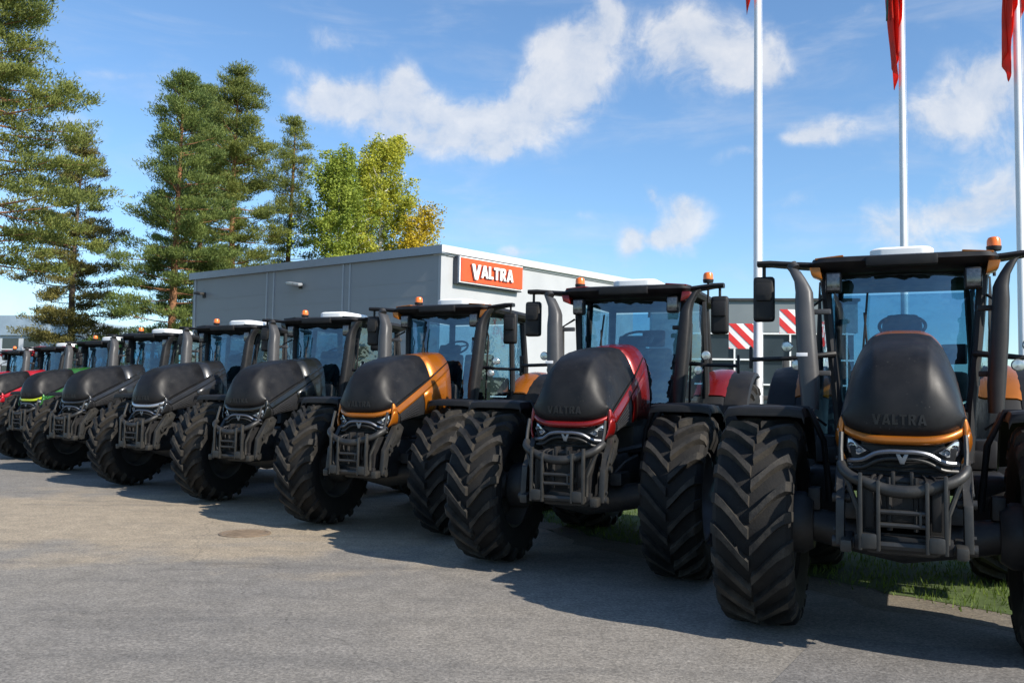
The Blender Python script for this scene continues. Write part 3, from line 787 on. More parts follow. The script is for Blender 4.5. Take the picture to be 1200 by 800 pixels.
def leaf_mat(name, c0, c1, trans=.3):
    m, nt, p = new_mat(name); L = nt.links
    ge = N(nt, 'ShaderNodeNewGeometry')
    tc = N(nt, 'ShaderNodeTexCoord'); no = N(nt, 'ShaderNodeTexNoise'); setin(no, Scale=.55, Detail=3.); L.new(tc.outputs['Object'], no.inputs['Vector'])
    ad = N(nt, 'ShaderNodeMath', operation='MULTIPLY_ADD'); L.new(ge.outputs['Random Per Island'], ad.inputs[0]); ad.inputs[1].default_value = .55
    mr = N(nt, 'ShaderNodeMapRange'); setin(mr, From_Min=.3, From_Max=.7, To_Min=0., To_Max=.45); L.new(no.outputs['Fac'], mr.inputs['Value']); L.new(mr.outputs[0], ad.inputs[2])
    mx = N(nt, 'ShaderNodeMix', data_type='RGBA'); L.new(ad.outputs[0], mx.inputs[0]); mx.inputs[6].default_value = (*c0, 1); mx.inputs[7].default_value = (*c1, 1)
    L.new(mx.outputs[2], p.inputs['Base Color']); p.inputs['Roughness'].default_value = .6; p.inputs['Specular IOR Level'].default_value = .25
    t = N(nt, 'ShaderNodeBsdfTranslucent'); L.new(mx.outputs[2], t.inputs[0])
    ms = N(nt, 'ShaderNodeMixShader'); ms.inputs[0].default_value = trans
    L.new(p.outputs[0], ms.inputs[1]); L.new(t.outputs[0], ms.inputs[2]); L.new(ms.outputs[0], nt.nodes['Material Output'].inputs['Surface'])
    return m
go = gb.build('grass', leaf_mat('grass blade', (.06, .12, .015), (.15, .2, .03), .35), smooth=0, recalc=False)
tag(go, 'short green lawn grass behind the nearest tractors', 'grass', kind='stuff')

# manhole cover and fallen bits
mc = gpt(287, 625)
mb = MB(); mb.lathe([(.002, .33), (.010, .33), (.012, .325), (.012, .29), (.008, .285), (.008, .001)], 'z', seg=36)
for k in range(6): mb.box((0, -.2 + .08 * k, .011), (.4, .03, .006), .001)
tag(mb.build('manhole_cover', mat('rusty cast iron', (.185, .135, .09), .8, var=.3, scale=12, bump=.3), loc=(mc.x, mc.y, 0)), 'round rusty brown manhole cover set in the sandy asphalt', 'manhole cover')

# ------------------------------------------------------------------ main building
Ct = at3(517.5, 287.5, 27); BH = Ct.z; Cc = Vector((Ct.x, Ct.y, 0))
El = zpt(227.5, 320.5, BH); Er = zpt(729, 326, BH)
dl = (El - Ct); LT = dl.length; dl.normalize(); dr = (Er - Ct).normalized(); 
def wall_hit(px, py, o, d, n, out=0):
    """distance along a wall, and height, where a sight line meets the wall's plane"""
    r = ray(px, py); p0 = Vector((o.x, o.y, 0)) + n * out
    t = (p0 - Vector((0, 0, EYE))).dot(n) / r.dot(n); q = Vector((0, 0, EYE)) + r * t
    return (q - p0).dot(d), q.z
nr_ = Vector((dr.y, -dr.x, 0)); RT = wall_hit(742, 330, Cc, dr, nr_)[0]
wallg = mat('grey sheet metal cladding', (.26, .27, .28), .5, metal=.15, var=.06, scale=1.2)
wallw = mat('white sheet metal cladding', (.38, .39, .40), .5, var=.05, scale=1.2)
joint = mat('light grey joint trim', (.34, .36, .39), .45, metal=.3, var=.05)
bld = empty('grey_building', Cc)
nl_ = Vector((-dl.y, dl.x, 0)); nl_ = nl_ if nl_.y < 0 else -nl_
nr_ = Vector((dr.y, -dr.x, 0))
def wbox(mb, d, n, t0, t1, z0, z1, o0, o1, bev=0):
    """a box lying along wall direction d, from t0 to t1, z0 to z1, o0 to o1 out along the wall's normal n"""
    v = [d * t + n * o + Vector((0, 0, z)) for t in (t0, t1) for o in (o0, o1) for z in (z0, z1)]
    mb.add(v, [(0, 1, 3, 2), (4, 6, 7, 5), (0, 4, 5, 1), (2, 3, 7, 6), (0, 2, 6, 4), (1, 5, 7, 3)])
    return mb
FA = .26
lw = wbox(MB(), dl, nl_, .02, LT, 0, BH - FA, -.25, 0); lw.build('wall', wallg, bld, smooth=0)
rwall = wbox(MB(), dr, nr_, .0, RT, 0, BH - FA, -.25, 0); rwall.build('wall', wallw, bld, smooth=0)
bw = MB()
bw.add([dl * LT + Vector((0, 0, z)) for z in (0, BH - .05)] + [dl * LT + dr * RT + Vector((0, 0, z)) for z in (0, BH - .05)] + [dr * RT + Vector((0, 0, z)) for z in (0, BH - .05)], [(0, 1, 3, 2), (2, 3, 5, 4)])
bw.build('wall', wallg, bld, smooth=0)
def tl_at(px): return wall_hit(px, 340, Cc, dl, nl_)[0]
for px in (313, 321, 402, 410, 229.5):
    t = tl_at(px); wbox(MB(), dl, nl_, t - .035, t + .035, 0, BH - FA - .002, -.1, .03).build('joint_trim', joint, bld, smooth=0)
rib = MB()
for k in range(1, 13):
    z = .45 * k
    if z < BH - FA: wbox(rib, dl, nl_, .05, LT - .05, z, z + .012, -.1, .006)
rib.build('cladding_seam', wallg, bld, smooth=0)
fa = MB(); wbox(fa, dl, nl_, -.12, LT + .15, BH - FA, BH, -.3, .12); fa.build('fascia', mat('blue grey fascia', (.24, .27, .31), .4, metal=.3, var=.05), bld, smooth=0)
fa = MB(); wbox(fa, dr, nr_, -.10, RT + .1, BH - FA + .04, BH + .003, -.3, .14); wbox(fa, dr, nr_, -.06, RT, BH - FA - .03, BH - FA + .04, -.3, .05)
fa.build('fascia', mat('white fascia', (.52, .52, .515), .4, var=.03), bld, smooth=0)
ro = MB(); ro.add([Vector((0, 0, BH - .06)), dl * LT + Vector((0, 0, BH - .06)), dl * LT + dr * RT + Vector((0, 0, BH - .06)), dr * RT + Vector((0, 0, BH - .06))], [(0, 1, 2, 3)])
ro.build('roof', M['chassis'], bld, smooth=0)
ct = MB(); wbox(ct, dr, nr_, -.02, .16, 0, BH - FA - .03, -.1, .02); ct.build('corner_trim', wallw, bld, smooth=0)
tag(bld, 'flat roofed building with grey side wall and white front carrying the red sign', 'building')
lampm = mat('aluminium lamp body', (.5, .52, .54), .35, metal=.6)
for px, py, lab, tilt in ((353, 335, 'pale aluminium wall lamp on the middle panel of the grey wall', 1), (240, 346, 'small dark wall lamp near the far end of the grey wall', .6)):
    t, z = wall_hit(px, py, Cc, dl, nl_); P = Cc + dl * t
    lr = empty('wall_lamp', (P.x, P.y, z), math.atan2(nl_.y, nl_.x) + PI / 2)
    bk = MB(); bk.box((0, -.03, 0), (.14, .06, .2), .01); bk.tube([(0, -.05, .02), (0, -.16, .05)], .03, 10); bk.build('bracket', M['chassis'], lr)
    hd = MB(); hd.box((-.15 * tilt, -.20, .06), (.70 * tilt, .20, .10), .035, rot=(10, 8, 0)); hd.build('lamp_head', lampm if tilt == 1 else M['chassis'], lr)
    tag(lr, lab, 'wall lamp')
# sign
ta, z1_ = wall_hit(540.5, 300.5, Cc, dr, nr_, .3); tb, z2_ = wall_hit(612.5, 340, Cc, dr, nr_, .3)
sg = empty('shop_sign', Cc + dr * ta + nr_ * .003)
SW, Z0 = tb - ta, z2_; SH = z1_ - z2_
LH = SW * .70 / 4.95
def sp(u, w, d): return dr * u + nr_ * (d + .30) + Vector((0, 0, Z0 + w))
back = MB(); wbox(back, dr, nr_, -.05, SW + .05, Z0 - .06, Z0 + SH + .03, .02, .20); back.build('sign_box', mat('dark sign case', (.045, .055, .075), .5), sg, smooth=0)
fr = MB(); wbox(fr, dr, nr_, -.02, SW + .02, Z0 - .025, Z0 + SH + .02, .20, .26); fr.build('sign_frame', M['white'], sg, smooth=0)
pn = MB(); wbox(pn, dr, nr_, .02, SW - .02, Z0 + .02, Z0 + SH - .02, .26, .30); pn.build('sign_panel', mat('orange red sign face', (.80, .075, .012), .45, var=.03), sg, smooth=0)
lt = MB(); lettering(lt, 'VALTRA', LH, lambda u, w, d: sp(SW * .15 + u, SH * .25 + w, d), .06, firstbig=1.22, gap=.06)
lt.build('sign_letters', M['white'], sg, smooth=0)
lt = MB(); lettering(lt, 'VALTRA', LH, lambda u, w, d: sp(SW * .15 - .035 + u, SH * .25 - .025 + w, d), .035, firstbig=1.22, gap=.06)
lt.build('letter_edge', mat('dark letter edge', (.12, .03, .02), .5), sg, smooth=0)
tag(sg, 'orange red sign with white lettering on the white wall by the corner', 'sign')

# darker glazed hall to the right, white mullions
Ha = at3(850, 349.6, 39.5); HH = Ha.z
hall = empty('glazed_hall', (Ha.x - 3.2, Ha.y + .45, 0))
hd_ = Vector((.99, -.14, 0)).normalized(); hn = Vector((hd_.y, -hd_.x, 0)); HL = 8.9
h1 = MB(); wbox(h1, hd_, hn, 0, HL, 4.95, HH - .12, -8, 0); wbox(h1, hd_, hn, 0, HL, 0, .35, -8, 0); wbox(h1, hd_, hn, 0, 1.2, .35, 4.95, -8, 0)
h1.build('wall', mat('teal grey cladding', (.17, .195, .205), .5, metal=.1, var=.05, scale=1), hall, smooth=0)
h2 = MB(); wbox(h2, hd_, hn, -.1, HL + .1, HH - .12, HH, -8, .1); h2.build('fascia', M['chassis'], hall, smooth=0)
h3 = MB(); wbox(h3, hd_, hn, 1.2, HL - .15, .35, 4.95, -.3, -.12); h3.build('window', mat('dark window glass', (.022, .032, .038), .3, var=.3, scale=.6, spec=.4), hall, smooth=0)
h4 = MB()
for k in range(7): wbox(h4, hd_, hn, 1.2 + k * 1.2, 1.27 + k * 1.2, .35, 4.95, -.119, .01)
for z in (.36, 1.5, 2.6, 3.7, 4.86): wbox(h4, hd_, hn, 1.21, HL - .15, z, z + .07, -.117, .014)
h4.build('window_frame', M['white'], hall, smooth=0)
tag(hall, 'low teal grey hall with dark windows in white frames behind the flagpoles', 'building')

# pale office block at the far left
ob = empty('office_block', at(-40, 62, 371))
od = Vector((.985, -.17, 0)).normalized(); on = Vector((od.y, -od.x, 0))
OH = hgt(20, 371, 62); OL = (at(57, 61, 371) - at(-40, 62, 371)).length
w1 = MB(); wbox(w1, od, on, -14, OL, 0, OH, -10, 0); w1.build('wall', mat('pale render', (.5, .54, .57), .7, var=.05, scale=1), ob, smooth=0)
w2 = MB(); wbox(w2, od, on, -14.2, OL + .2, OH - 1.35, OH + .02, -10, .14); w2.build('fascia', mat('pale blue cladding', (.33, .42, .5), .45, var=.15, scale=.8, metal=.2), ob, smooth=0)
wg = mat('dark office glass', (.02, .025, .03), .08, var=.3, coat=1)
for fl in (0, 1, 2):
    for k in range(12):
        t = -13.5 + 1.65 * k; z = OH - 2.85 - 1.9 * fl
        if z < .5: continue
        w3 = MB(); wbox(w3, od, on, t, t + 1.25, z, z + 1.3, -.1, .012); fo = w3.build('window', wg, ob, smooth=0)
        w4 = MB(); wbox(w4, od, on, t - .06, t + 1.31, z + .5, z + .56, -.05, .03); w4.build('window_frame', M['white'], fo, smooth=0)
tag(ob, 'pale blue flat roofed office block with dark windows at the far left', 'building')

# ------------------------------------------------------------------ parked implement with striped warning boards
im = empty('farm_implement', at(893, 15.2, 393), R(-6))
fm = MB(); fm.box((0, .3, .75), (1.7, .14, .14), .02); fm.box((-.45, .3, 1.2), (.10, .10, 1.6), .015); fm.box((.45, .3, 1.5), (.10, .10, 2.2), .015)
fm.box((0, .3, 1.9), (1.1, .08, .08), .015); fm.box((0, .9, .6), (1.2, 1.4, .3), .05)
for x in (-.7, .7): fm.box((x, .3, .37), (.1, .1, .74), .01); fm.box((x, 1.4, .25), (.1, .1, .5), .01); fm.box((x * .9, .9, .5), (.1, 1.2, .1), .01)
fm.build('frame', M['chassis'], im)
redm = mat('red reflective stripe', (.62, .03, .025), .4, var=.05); whm = mat('white reflective board', (.78, .78, .76), .4, var=.04)
def board(cx, cz, w, h, n, par):
    bb = MB(); bb.box((cx, .22, cz), (w, .025, h), .003); o = bb.build('warning_board', whm, par)
    st = MB()
    # diagonal bars clipped to the board
    def clip(poly, ax, lim, keep_less):
        out = []
        for i in range(len(poly)):
            p, q = poly[i], poly[(i + 1) % len(poly)]
            ip = (p[ax] <= lim) == keep_less; iq = (q[ax] <= lim) == keep_less
            if ip: out.append(p)
            if ip != iq:
                f = (lim - p[ax]) / (q[ax] - p[ax]); out.append((p[0] + (q[0] - p[0]) * f, p[1] + (q[1] - p[1]) * f))
        return out
    pitch = .27
    for k in range(-6, 7):
        x0 = cx + k * pitch
        pl = [(x0 - 1, cz + 1), (x0 - 1 + .135, cz + 1), (x0 + 1 + .135, cz - 1), (x0 + 1, cz - 1)]
        for ax, lim, less in ((0, cx - w / 2, False), (0, cx + w / 2, True), (1, cz - h / 2, False), (1, cz + h / 2, True)):
            pl = clip(pl, ax, lim, less)
            if not pl: break
        if len(pl) >= 3:
            n0 = len(pl); st.add([(x, .2, z) for x, z in pl] + [(x, .21, z) for x, z in pl], [tuple(range(n0)), tuple(range(n0, 2 * n0))[::-1]] + [(i, (i + 1) % n0, n0 + (i + 1) % n0, n0 + i) for i in range(n0)])
    st.build('stripe', redm, o, smooth=0)
zb = lambda py, d: hgt(893, py, d)
board((871 - 893) / F * 15.2, zb(393, 15.2), .42, .44, 3, im)
board((930 - 893) / F * 15.2, zb(375, 15.2), .42, .42, 3, im)
tag(im, 'dark implement frame with two red and white striped boards behind the flagpole', 'implement')

# ------------------------------------------------------------------ flagpoles
poleM = mat('white painted pole', (.74, .75, .76), .35, var=.04)
redflag = mat('red flag cloth', (.85, .055, .025), .75, var=.12, scale=3)
def cloth(m, k=.45):
    nt = m.node_tree; L = nt.links; p = nt.nodes['Principled BSDF']; t = N(nt, 'ShaderNodeBsdfTranslucent'); L.new(p.inputs['Base Color'].links[0].from_socket, t.inputs[0])
    ms = N(nt, 'ShaderNodeMixShader'); ms.inputs[0].default_value = k; L.new(p.outputs[0], ms.inputs[1]); L.new(t.outputs[0], ms.inputs[2]); L.new(ms.outputs[0], nt.nodes['Material Output'].inputs['Surface'])
cloth(redflag)
greenflag = mat('dark green flag cloth', (.03, .10, .07), .75, var=.1)
def pole(px, d, H, r, lab, flag, seed, facing, py=440):
    P = at(px, d, py); pr = empty('flagpole', P)
    sh = MB(); sh.tube([(0, 0, 0), (0, 0, H * .5), (0, 0, H)], [r, r * .85, r * .55], 18); sh.build('shaft', poleM, pr)
    bs = MB(); bs.lathe([(0, r * 2.2), (.05, r * 2.2), (.06, r * 1.3), (.3, r * 1.15), (.31, r)], 'z', seg=18, cap=True); bs.build('base', poleM, pr)
    hy = MB(); hy.tube([(r * .9, -r * .75, 1.1), (r * .85, -r * .7, H * .5), (r * .5, -r * .5, H - .05)], .003, 5); hy.tube([(r * .4, -r * .5, 1.1), (r * 1.2, -r * .9, 1.1)], .012, 6); hy.build('halyard', poleM, pr)
    fn = MB(); fn.lathe([(H, r * .5), (H + .02, r * 1.1), (H + .08, r * 1.1), (H + .1, .002)], 'z', seg=16); fn.build('finial', poleM, pr)
    tag(pr, lab, 'flagpole', 'white flagpoles behind the tractors')
    fl, zb_, zt, wid = flag
    rn = random.Random(seed); f = MB(); rows = []
    n = 26; cols = 40
    for i in range(n + 1):
        s = i / n; row = []
        for j in range(cols + 1):
            u = j / cols
            # limp cloth gathered in vertical folds beside the pole
            amp = .10 * (.35 + .65 * s); x = facing * (r * .6 + wid * u * (.75 + .35 * math.sin(2.2 * s + seed)))
            y = amp * math.sin(u * 17 + seed + s * 1.5) + .05 * math.sin(u * 31 + s * 4)
            drop = (zt - zb_) * (.62 + .38 * (1 - abs(u - .72) / .72))
            row.append((x + .02 * math.sin(s * 9 + u * 5), y, zt - s * drop))
        rows.append(row)
    f.loft(rows, closed=False, cap=False)
    fo = f.build('flag', redflag, smooth=80, solid=.004)
    fo.location = P
    tag(fo, fl, 'flag', 'limp red flags')
    return fo
pole(888, 12.2, 11.0, .064, 'white flagpole rising between the red tractor and the nearest orange tractor', ('red flag hanging at the top edge, on the pole beside the red tractor', hgt(888, 14, 12.2), 10.6, .15), 1, -1, 300)
f2 = pole(1059, 15.6, 12.6, .068, 'white flagpole standing behind the cab of the nearest orange tractor', ('long limp red flag hanging lowest, with a dark green edge', hgt(1059, 106, 15.6), 11.0, .26), 2, -1, 280)
f3 = pole(1196, 13.8, 12.0, .068, 'white flagpole cut by the right edge of the picture', ('red flag bunched around the pole at the right edge', hgt(1196, 98, 13.8), 10.2, .24), 4, -1, 270)
# second half of the bunched flag, and the green edge of the long one
gm = MB(); rows = []
for i in range(13):
    s = i / 12; rows.append([(-.29 - .02 * math.sin(s * 6) + .035 * u, -.03 + .03 * math.sin(u * 5 + s * 3), 11.0 - s * 2.3) for u in (0, .33, .66, 1)])
gm.loft(rows, closed=False, cap=False); gm.build('green_edge', greenflag, f2, smooth=80, solid=.004)
rm = MB(); rows = []
for i in range(19):
    s = i / 18; rows.append([(.03 + .17 * u + .02 * math.sin(s * 7), .08 * math.sin(u * 9 + s * 2), 10.2 - s * (2.3 - .8 * u)) for u in [k / 12 for k in range(13)]])
rm.loft(rows, closed=False, cap=False); rm.build('loose_fold', redflag, f3, smooth=80, solid=.004)

# ------------------------------------------------------------------ trees
barkp = mat('pine bark', (.22, .105, .05), .9, var=.35, scale=3, bump=.8, bscale=14)
barkd = mat('grey brown bark', (.085, .065, .05), .95, var=.35, scale=3, bump=.8, bscale=14)
barkb = mat('birch bark', (.55, .54, .5), .8, var=.4, scale=5, bump=.3)
PINE = leaf_mat('pine needles', (.05, .095, .035), (.25, .30, .07), .4)
PINEY = leaf_mat('warm pine needles', (.065, .105, .033), (.30, .32, .072), .4)
SPR = leaf_mat('dark pine needles', (.06, .07, .028), (.29, .25, .07), .35)
BIRG = leaf_mat('green birch leaves', (.16, .24, .04), (.42, .47, .075), .42)
BIRY = leaf_mat('yellow green birch leaves', (.22, .27, .035), (.62, .58, .07), .42)
BIRO = leaf_mat('yellow birch leaves', (.34, .26, .02), (.6, .45, .03), .35)

def tuft(mb, p, d, rn, n, ln, w):
    """one spray of needles: thin blades leaning out along d and up"""
    for k in range(n):
        v = Vector((rn.gauss(0, .6), rn.gauss(0, .6), rn.gauss(.35, .45))) + d * .9
        v.normalize(); L = ln * rn.uniform(.6, 1.25)
        q = p + Vector((rn.gauss(0, .10), rn.gauss(0, .10), rn.gauss(0, .06)))
        a = v.cross(Vector((rn.gauss(0, 1), rn.gauss(0, 1), rn.gauss(0, 1)))).normalized() * w * rn.uniform(.7, 1.4)
        n0 = len(mb.v); e = q + v * L; m_ = q + v * L * .55
        mb.v += [q, m_ + a, e, m_ - a]; mb.f.append((n0, n0 + 1, n0 + 2, n0 + 3)); mb.mi.append(0)

def pine(px, d, H, base, rad, seed, label, leafm, barkm, shape, tilt=0, dens=1.0, name='pine_tree', up=.12):
    rn = random.Random(seed); P = at(px, d, 340); root = empty(name, P, rn.uniform(0, 6))
    tr = MB(); r0 = .011 * H + .04
    pts = [Vector((tilt * s * s * .5 + .12 * math.sin(s * 5 + seed), .1 * math.sin(s * 4 + seed * 2), H * s)) for s in [k / 9 for k in range(10)]]
    tr.tube(pts, [r0 * (1.2 - .25 * min(1, s * 8)) * (1 - s) ** .75 + .015 for s in [k / 9 for k in range(10)]], 10)
    def stem(z):
        s = max(0, min(.999, z / H)) * 9; i = int(s); return pts[i].lerp(pts[i + 1], s - i)
    cr = MB(); z = base
    while z < H - .15:
        s = (z - base) / (H - base)
        env = rad * shape(s)
        nb = rn.randint(3, 6)
        a0 = rn.uniform(0, 6.3)
        for k in range(nb):
            a = a0 + 2 * PI * k / nb + rn.uniform(-.4, .4)
            L = max(.35, env * rn.choice((.55, .8, .95, 1.05, 1.2)) * rn.uniform(.8, 1.1))
            b0 = stem(z + rn.uniform(-.2, .2)); rise = up + rn.uniform(-.15, .19) + .5 * s * s
            side = Vector((math.cos(a), math.sin(a), 0)); perp = Vector((-side.y, side.x, 0))
            bend = rn.uniform(-.25, .25)
            bp = lambda t: b0 + side * (L * t) + perp * (bend * L * t * t) + Vector((0, 0, L * (rise * t - .10 * t + .12 * t * t - .16 * t * (1 - s))))
            tr.tube([bp(t) for t in (0, .3, .65, .95)], [.012 + .010 * L, .010 + .007 * L, .008 + .003 * L, .004], 5, cap=False)
            nt = int((14 + L * 23) * dens)
            pads = [(.38 + .66 * rn.random() ** .8, rn.gauss(0, .17 * L)) for q in range(int(2 + L * 1.9))]
            for q in range(nt):
                t, lat = rn.choice(pads)
                pp = bp(min(t, 1)) + side * (max(0, t - 1) * L) + perp * (lat * (.4 + t * .6)) + Vector((rn.gauss(0, .20), rn.gauss(0, .20), rn.gauss(.07, .085)))
                tuft(cr, pp, side * .4 + Vector((0, 0, .45)), rn, 10, .19, .018)
        z += rn.uniform(.30, .62)
    for q in range(40): tuft(cr, stem(H - rn.random() * .9) + Vector((rn.gauss(0, .12), rn.gauss(0, .12), 0)), Vector((0, 0, 1)), rn, 7, .24, .03)
    tr.build('trunk', barkm, root, smooth=60); cr.build('crown', leafm, root, smooth=0, recalc=False)
    tag(root, label, 'tree', 'pines beyond the yard' if name == 'pine_tree' else 'birches behind the grey building')
    return root

round_top = lambda s: (.55 + .45 * min(1, s * 3.5)) * max(.0, 1 - s ** 2.6) ** .8 + .06
cone = lambda s: (1 - s) ** .75 * (.9 + .1 * min(1, s * 6)) + .05
pine(-36, 30, 21.5, 6.3, 3.5, 11, 'huge pine cut by the left edge of the picture', PINEY, barkp, lambda s: max(.0, 1 - s ** 3) ** .7 * (.86 + .14 * math.sin(s * 9)) + .08, dens=1.1)
pine(88, 44, hgt(88, 162, 44), 1.6, 2.3, 12, 'brownish pine in front of the pale office block', SPR, barkd, lambda s: (.75 + .25 * min(1, s * 3)) * max(0, 1 - s ** 1.8) ** .8 + .06, dens=1.15, up=-.02)
pine(204, 41, hgt(204, 94, 41), 3.2, 2.4, 13, 'tall pine with a bare orange trunk beside the grey wall end', PINE, barkp, lambda s: (1.08 - .35 * s) * max(0, 1 - s ** 4) ** .7 + .04, dens=1.15)
pine(271, 46, hgt(271, 86, 46), 4.5, 2.7, 14, 'tallest pine with a broad rounded top above the grey roof', PINEY, barkp, round_top, dens=1.25)
pine(232, 52, hgt(232, 104, 52), 5.0, 3.0, 19, 'pine half hidden between the two tall pines', PINE, barkp, round_top, dens=1.15)
pine(337, 50, hgt(337, 140, 50), 5.0, 1.9, 15, 'slim open pine standing left of the birches', PINEY, barkp, lambda s: (.95 - .3 * s) * max(0, 1 - s ** 2.2) ** .7 + .05, dens=.75)

def birch(px, d, H, rad, seed, label, leafm, n):
    rn = random.Random(seed); P = at(px, d, 280); root = empty('birch_tree', P)
    tr = MB(); tr.tube([(0, 0, 0), (.1, .05, H * .35), (-.05, 0, H * .7), (0, .03, H * .97)], [.19, .14, .08, .02], 10)
    cr = MB(); limbs = []
    for k in range(80):
        s = .2 + .8 * (k + rn.random()) / 80; a = rn.uniform(0, 2 * PI)
        env = rad * max(0., math.sin(PI * min(1, max(0, (s - .05) * .97)) ** 1.05)) ** .6 * (1.1 - .35 * s) + .22
        L = env * rn.uniform(.55, 1.08); side = Vector((math.cos(a), math.sin(a), 0))
        b0 = Vector((0, 0, H * s * .93)); tip = b0 + side * L + Vector((0, 0, L * rn.uniform(.3, .9) + .3 * s))
        mid = b0.lerp(tip, .55) + Vector((0, 0, .12 * L))
        tr.tube([b0, mid, tip], [.045, .028, .008], 5, cap=False); limbs.append((b0, mid, tip, side))
    per = n // len(limbs)
    for b0, mid, tip, side in limbs:
        hang = [(rn.uniform(.25, 1.0), rn.gauss(0, .35), rn.gauss(0, .35), rn.uniform(.3, 1.5)) for _ in range(9)]
        for q in range(per):
            t, ox, oy, dr_ = rn.choice(hang)
            c = (b0.lerp(mid, t / .55) if t < .55 else mid.lerp(tip, (t - .55) / .45))
            f = rn.random(); c = c + Vector((ox + rn.gauss(0, .12), oy + rn.gauss(0, .12), .15 - f * dr_))
            v = Vector((rn.gauss(0, 1), rn.gauss(0, 1), rn.gauss(-.4, .8))).normalized(); w = v.cross(Vector((rn.gauss(0, 1), rn.gauss(0, 1), rn.gauss(0, 1)))).normalized()
            Ls = rn.uniform(.09, .16); ww = Ls * .36; n0 = len(cr.v)
            cr.v += [c, c + v * Ls * .5 + w * ww, c + v * Ls, c + v * Ls * .5 - w * ww]; cr.f.append((n0, n0 + 1, n0 + 2, n0 + 3)); cr.mi.append(0)
    tr.build('trunk', barkb, root, smooth=60); cr.build('crown', leafm, root, smooth=0, recalc=False)
    tag(root, label, 'tree', 'birches behind the grey building')
birch(396, 47, hgt(396, 170, 47), 2.3, 21, 'green birch behind the grey roof, right of the slim pine', BIRG, 48000)
birch(446, 49, hgt(446, 150, 49), 2.7, 22, 'yellow green birch, the tallest one above the grey roof', BIRY, 52000)
birch(424, 53, hgt(424, 176, 53), 2.0, 24, 'birch showing between the green and the yellow green birches', BIRG, 18000)
birch(493, 47, hgt(493, 232, 47), 1.25, 23, 'small bright yellow birch just left of the building corner', BIRO, 16000)

# far wood along the horizon
fw = MB(); rn = random.Random(5)
for k in range(9000):
    a = R(rn.uniform(-50, 50)); d = rn.uniform(150, 175); col_h = 5.5 + 2.5 * math.sin(a * 37) + 1.5 * math.sin(a * 91)
    c = Vector((math.sin(a) * d, math.cos(a) * d, rn.uniform(0, 1) ** .8 * col_h)); s = rn.uniform(.5, 1.4)
    u = Vector((rn.gauss(0, 1), rn.gauss(0, 1), rn.gauss(0, 1))).normalized(); w = u.cross(Vector((rn.gauss(0, 1), rn.gauss(0, 1), rn.gauss(0, 1)))).normalized()
    n0 = len(fw.v); fw.v += [c - u * s, c + w * s * .7, c + u * s, c - w * s * .7]; fw.f.append((n0, n0 + 1, n0 + 2, n0 + 3)); fw.mi.append(0)
tag(fw.build('far_wood', SPR, smooth=0, recalc=False), 'dark far off wood along the horizon', 'wood', kind='stuff')

# ------------------------------------------------------------------ light, sky
SUN_AZ, SUN_EL = 128., 35.     # azimuth clockwise from +Y (the view direction): the sun stands behind the camera, to its right
sd = bpy.data.lights.new('sun', 'SUN'); sd.energy = 5.0; sd.angle = R(.5); sd.color = (1, .93, .83)
so = bpy.data.objects.new('sun', sd); COL.objects.link(so)
dv = Vector((math.sin(R(SUN_AZ)) * math.cos(R(SUN_EL)), math.cos(R(SUN_AZ)) * math.cos(R(SUN_EL)), math.sin(R(SUN_EL))))
so.rotation_euler = dv.to_track_quat('Z', 'Y').to_euler()
wd = bpy.data.worlds.new('World'); sc.world = wd; wd.use_nodes = True
nt = wd.node_tree; L = nt.links
bg = nt.nodes['Background']
sky = N(nt, 'ShaderNodeTexSky'); sky.sky_type = 'NISHITA'; sky.sun_disc = False
sky.sun_elevation = R(SUN_EL); sky.sun_rotation = R(SUN_AZ); sky.air_density = 1.0; sky.dust_density = .35; sky.ozone_density = 2.2
tc = N(nt, 'ShaderNodeTexCoord'); sx = N(nt, 'ShaderNodeSeparateXYZ'); L.new(tc.outputs['Generated'], sx.inputs[0])
az = N(nt, 'ShaderNodeMath', operation='ARCTAN2'); L.new(sx.outputs['X'], az.inputs[0]); L.new(sx.outputs['Y'], az.inputs[1])
el = N(nt, 'ShaderNodeMath', operation='ARCSINE'); L.new(sx.outputs['Z'], el.inputs[0])
ae = N(nt, 'ShaderNodeCombineXYZ'); L.new(az.outputs[0], ae.inputs[0]); L.new(el.outputs[0], ae.inputs[1])
# clouds: soft blobs at given bearings, broken up by noise
CL = [(372, 112, 38, 26, .95), (425, 112, 46, 32, 1), (478, 92, 18, 18, .8), (492, 140, 56, 36, 1), (552, 152, 56, 34, .95), (605, 140, 46, 38, .95), (655, 105, 46, 42, 1.05), (650, 55, 24, 16, .7), (690, 60, 38, 40, 1.0), (708, 18, 24, 26, .9), (578, 184, 22, 11, .8),
      (790, 42, 44, 34, .85), (845, 58, 58, 42, 1.0), (885, 88, 40, 20, .7), (968, 158, 38, 20, .95), (935, 166, 26, 8, .5), (1085, 140, 50, 26, .6), (1140, 105, 46, 34, .95), (1180, 85, 30, 34, .6), (1165, 225, 48, 28, 1.0), (1115, 248, 34, 16, .55), (1042, 270, 36, 24, .8), (1120, 290, 50, 14, .4),
      (798, 268, 36, 24, 1.15), (806, 235, 20, 15, .85), (762, 224, 13, 17, .8), (728, 286, 16, 26, 1.1), (765, 280, 24, 12, .7), (690, 250, 30, 8, .35), (860, 180, 40, 9, .3), (610, 292, 30, 9, .75), (390, 40, 70, 14, .38), (330, 70, 40, 10, .3), (150, 88, 50, 7, .4), (95, 160, 26, 22, .45), (30, 350, 60, 26, .45), (560, 300, 24, 6, .4), (140, 384, 50, 14, .6), (930, 240, 50, 12, .35), (1090, 30, 50, 12, .3), (1020, 20, 20, 10, .3)]
CL += [(1400, 150, 160, 60, .9), (-200, 130, 150, 50, .8)]
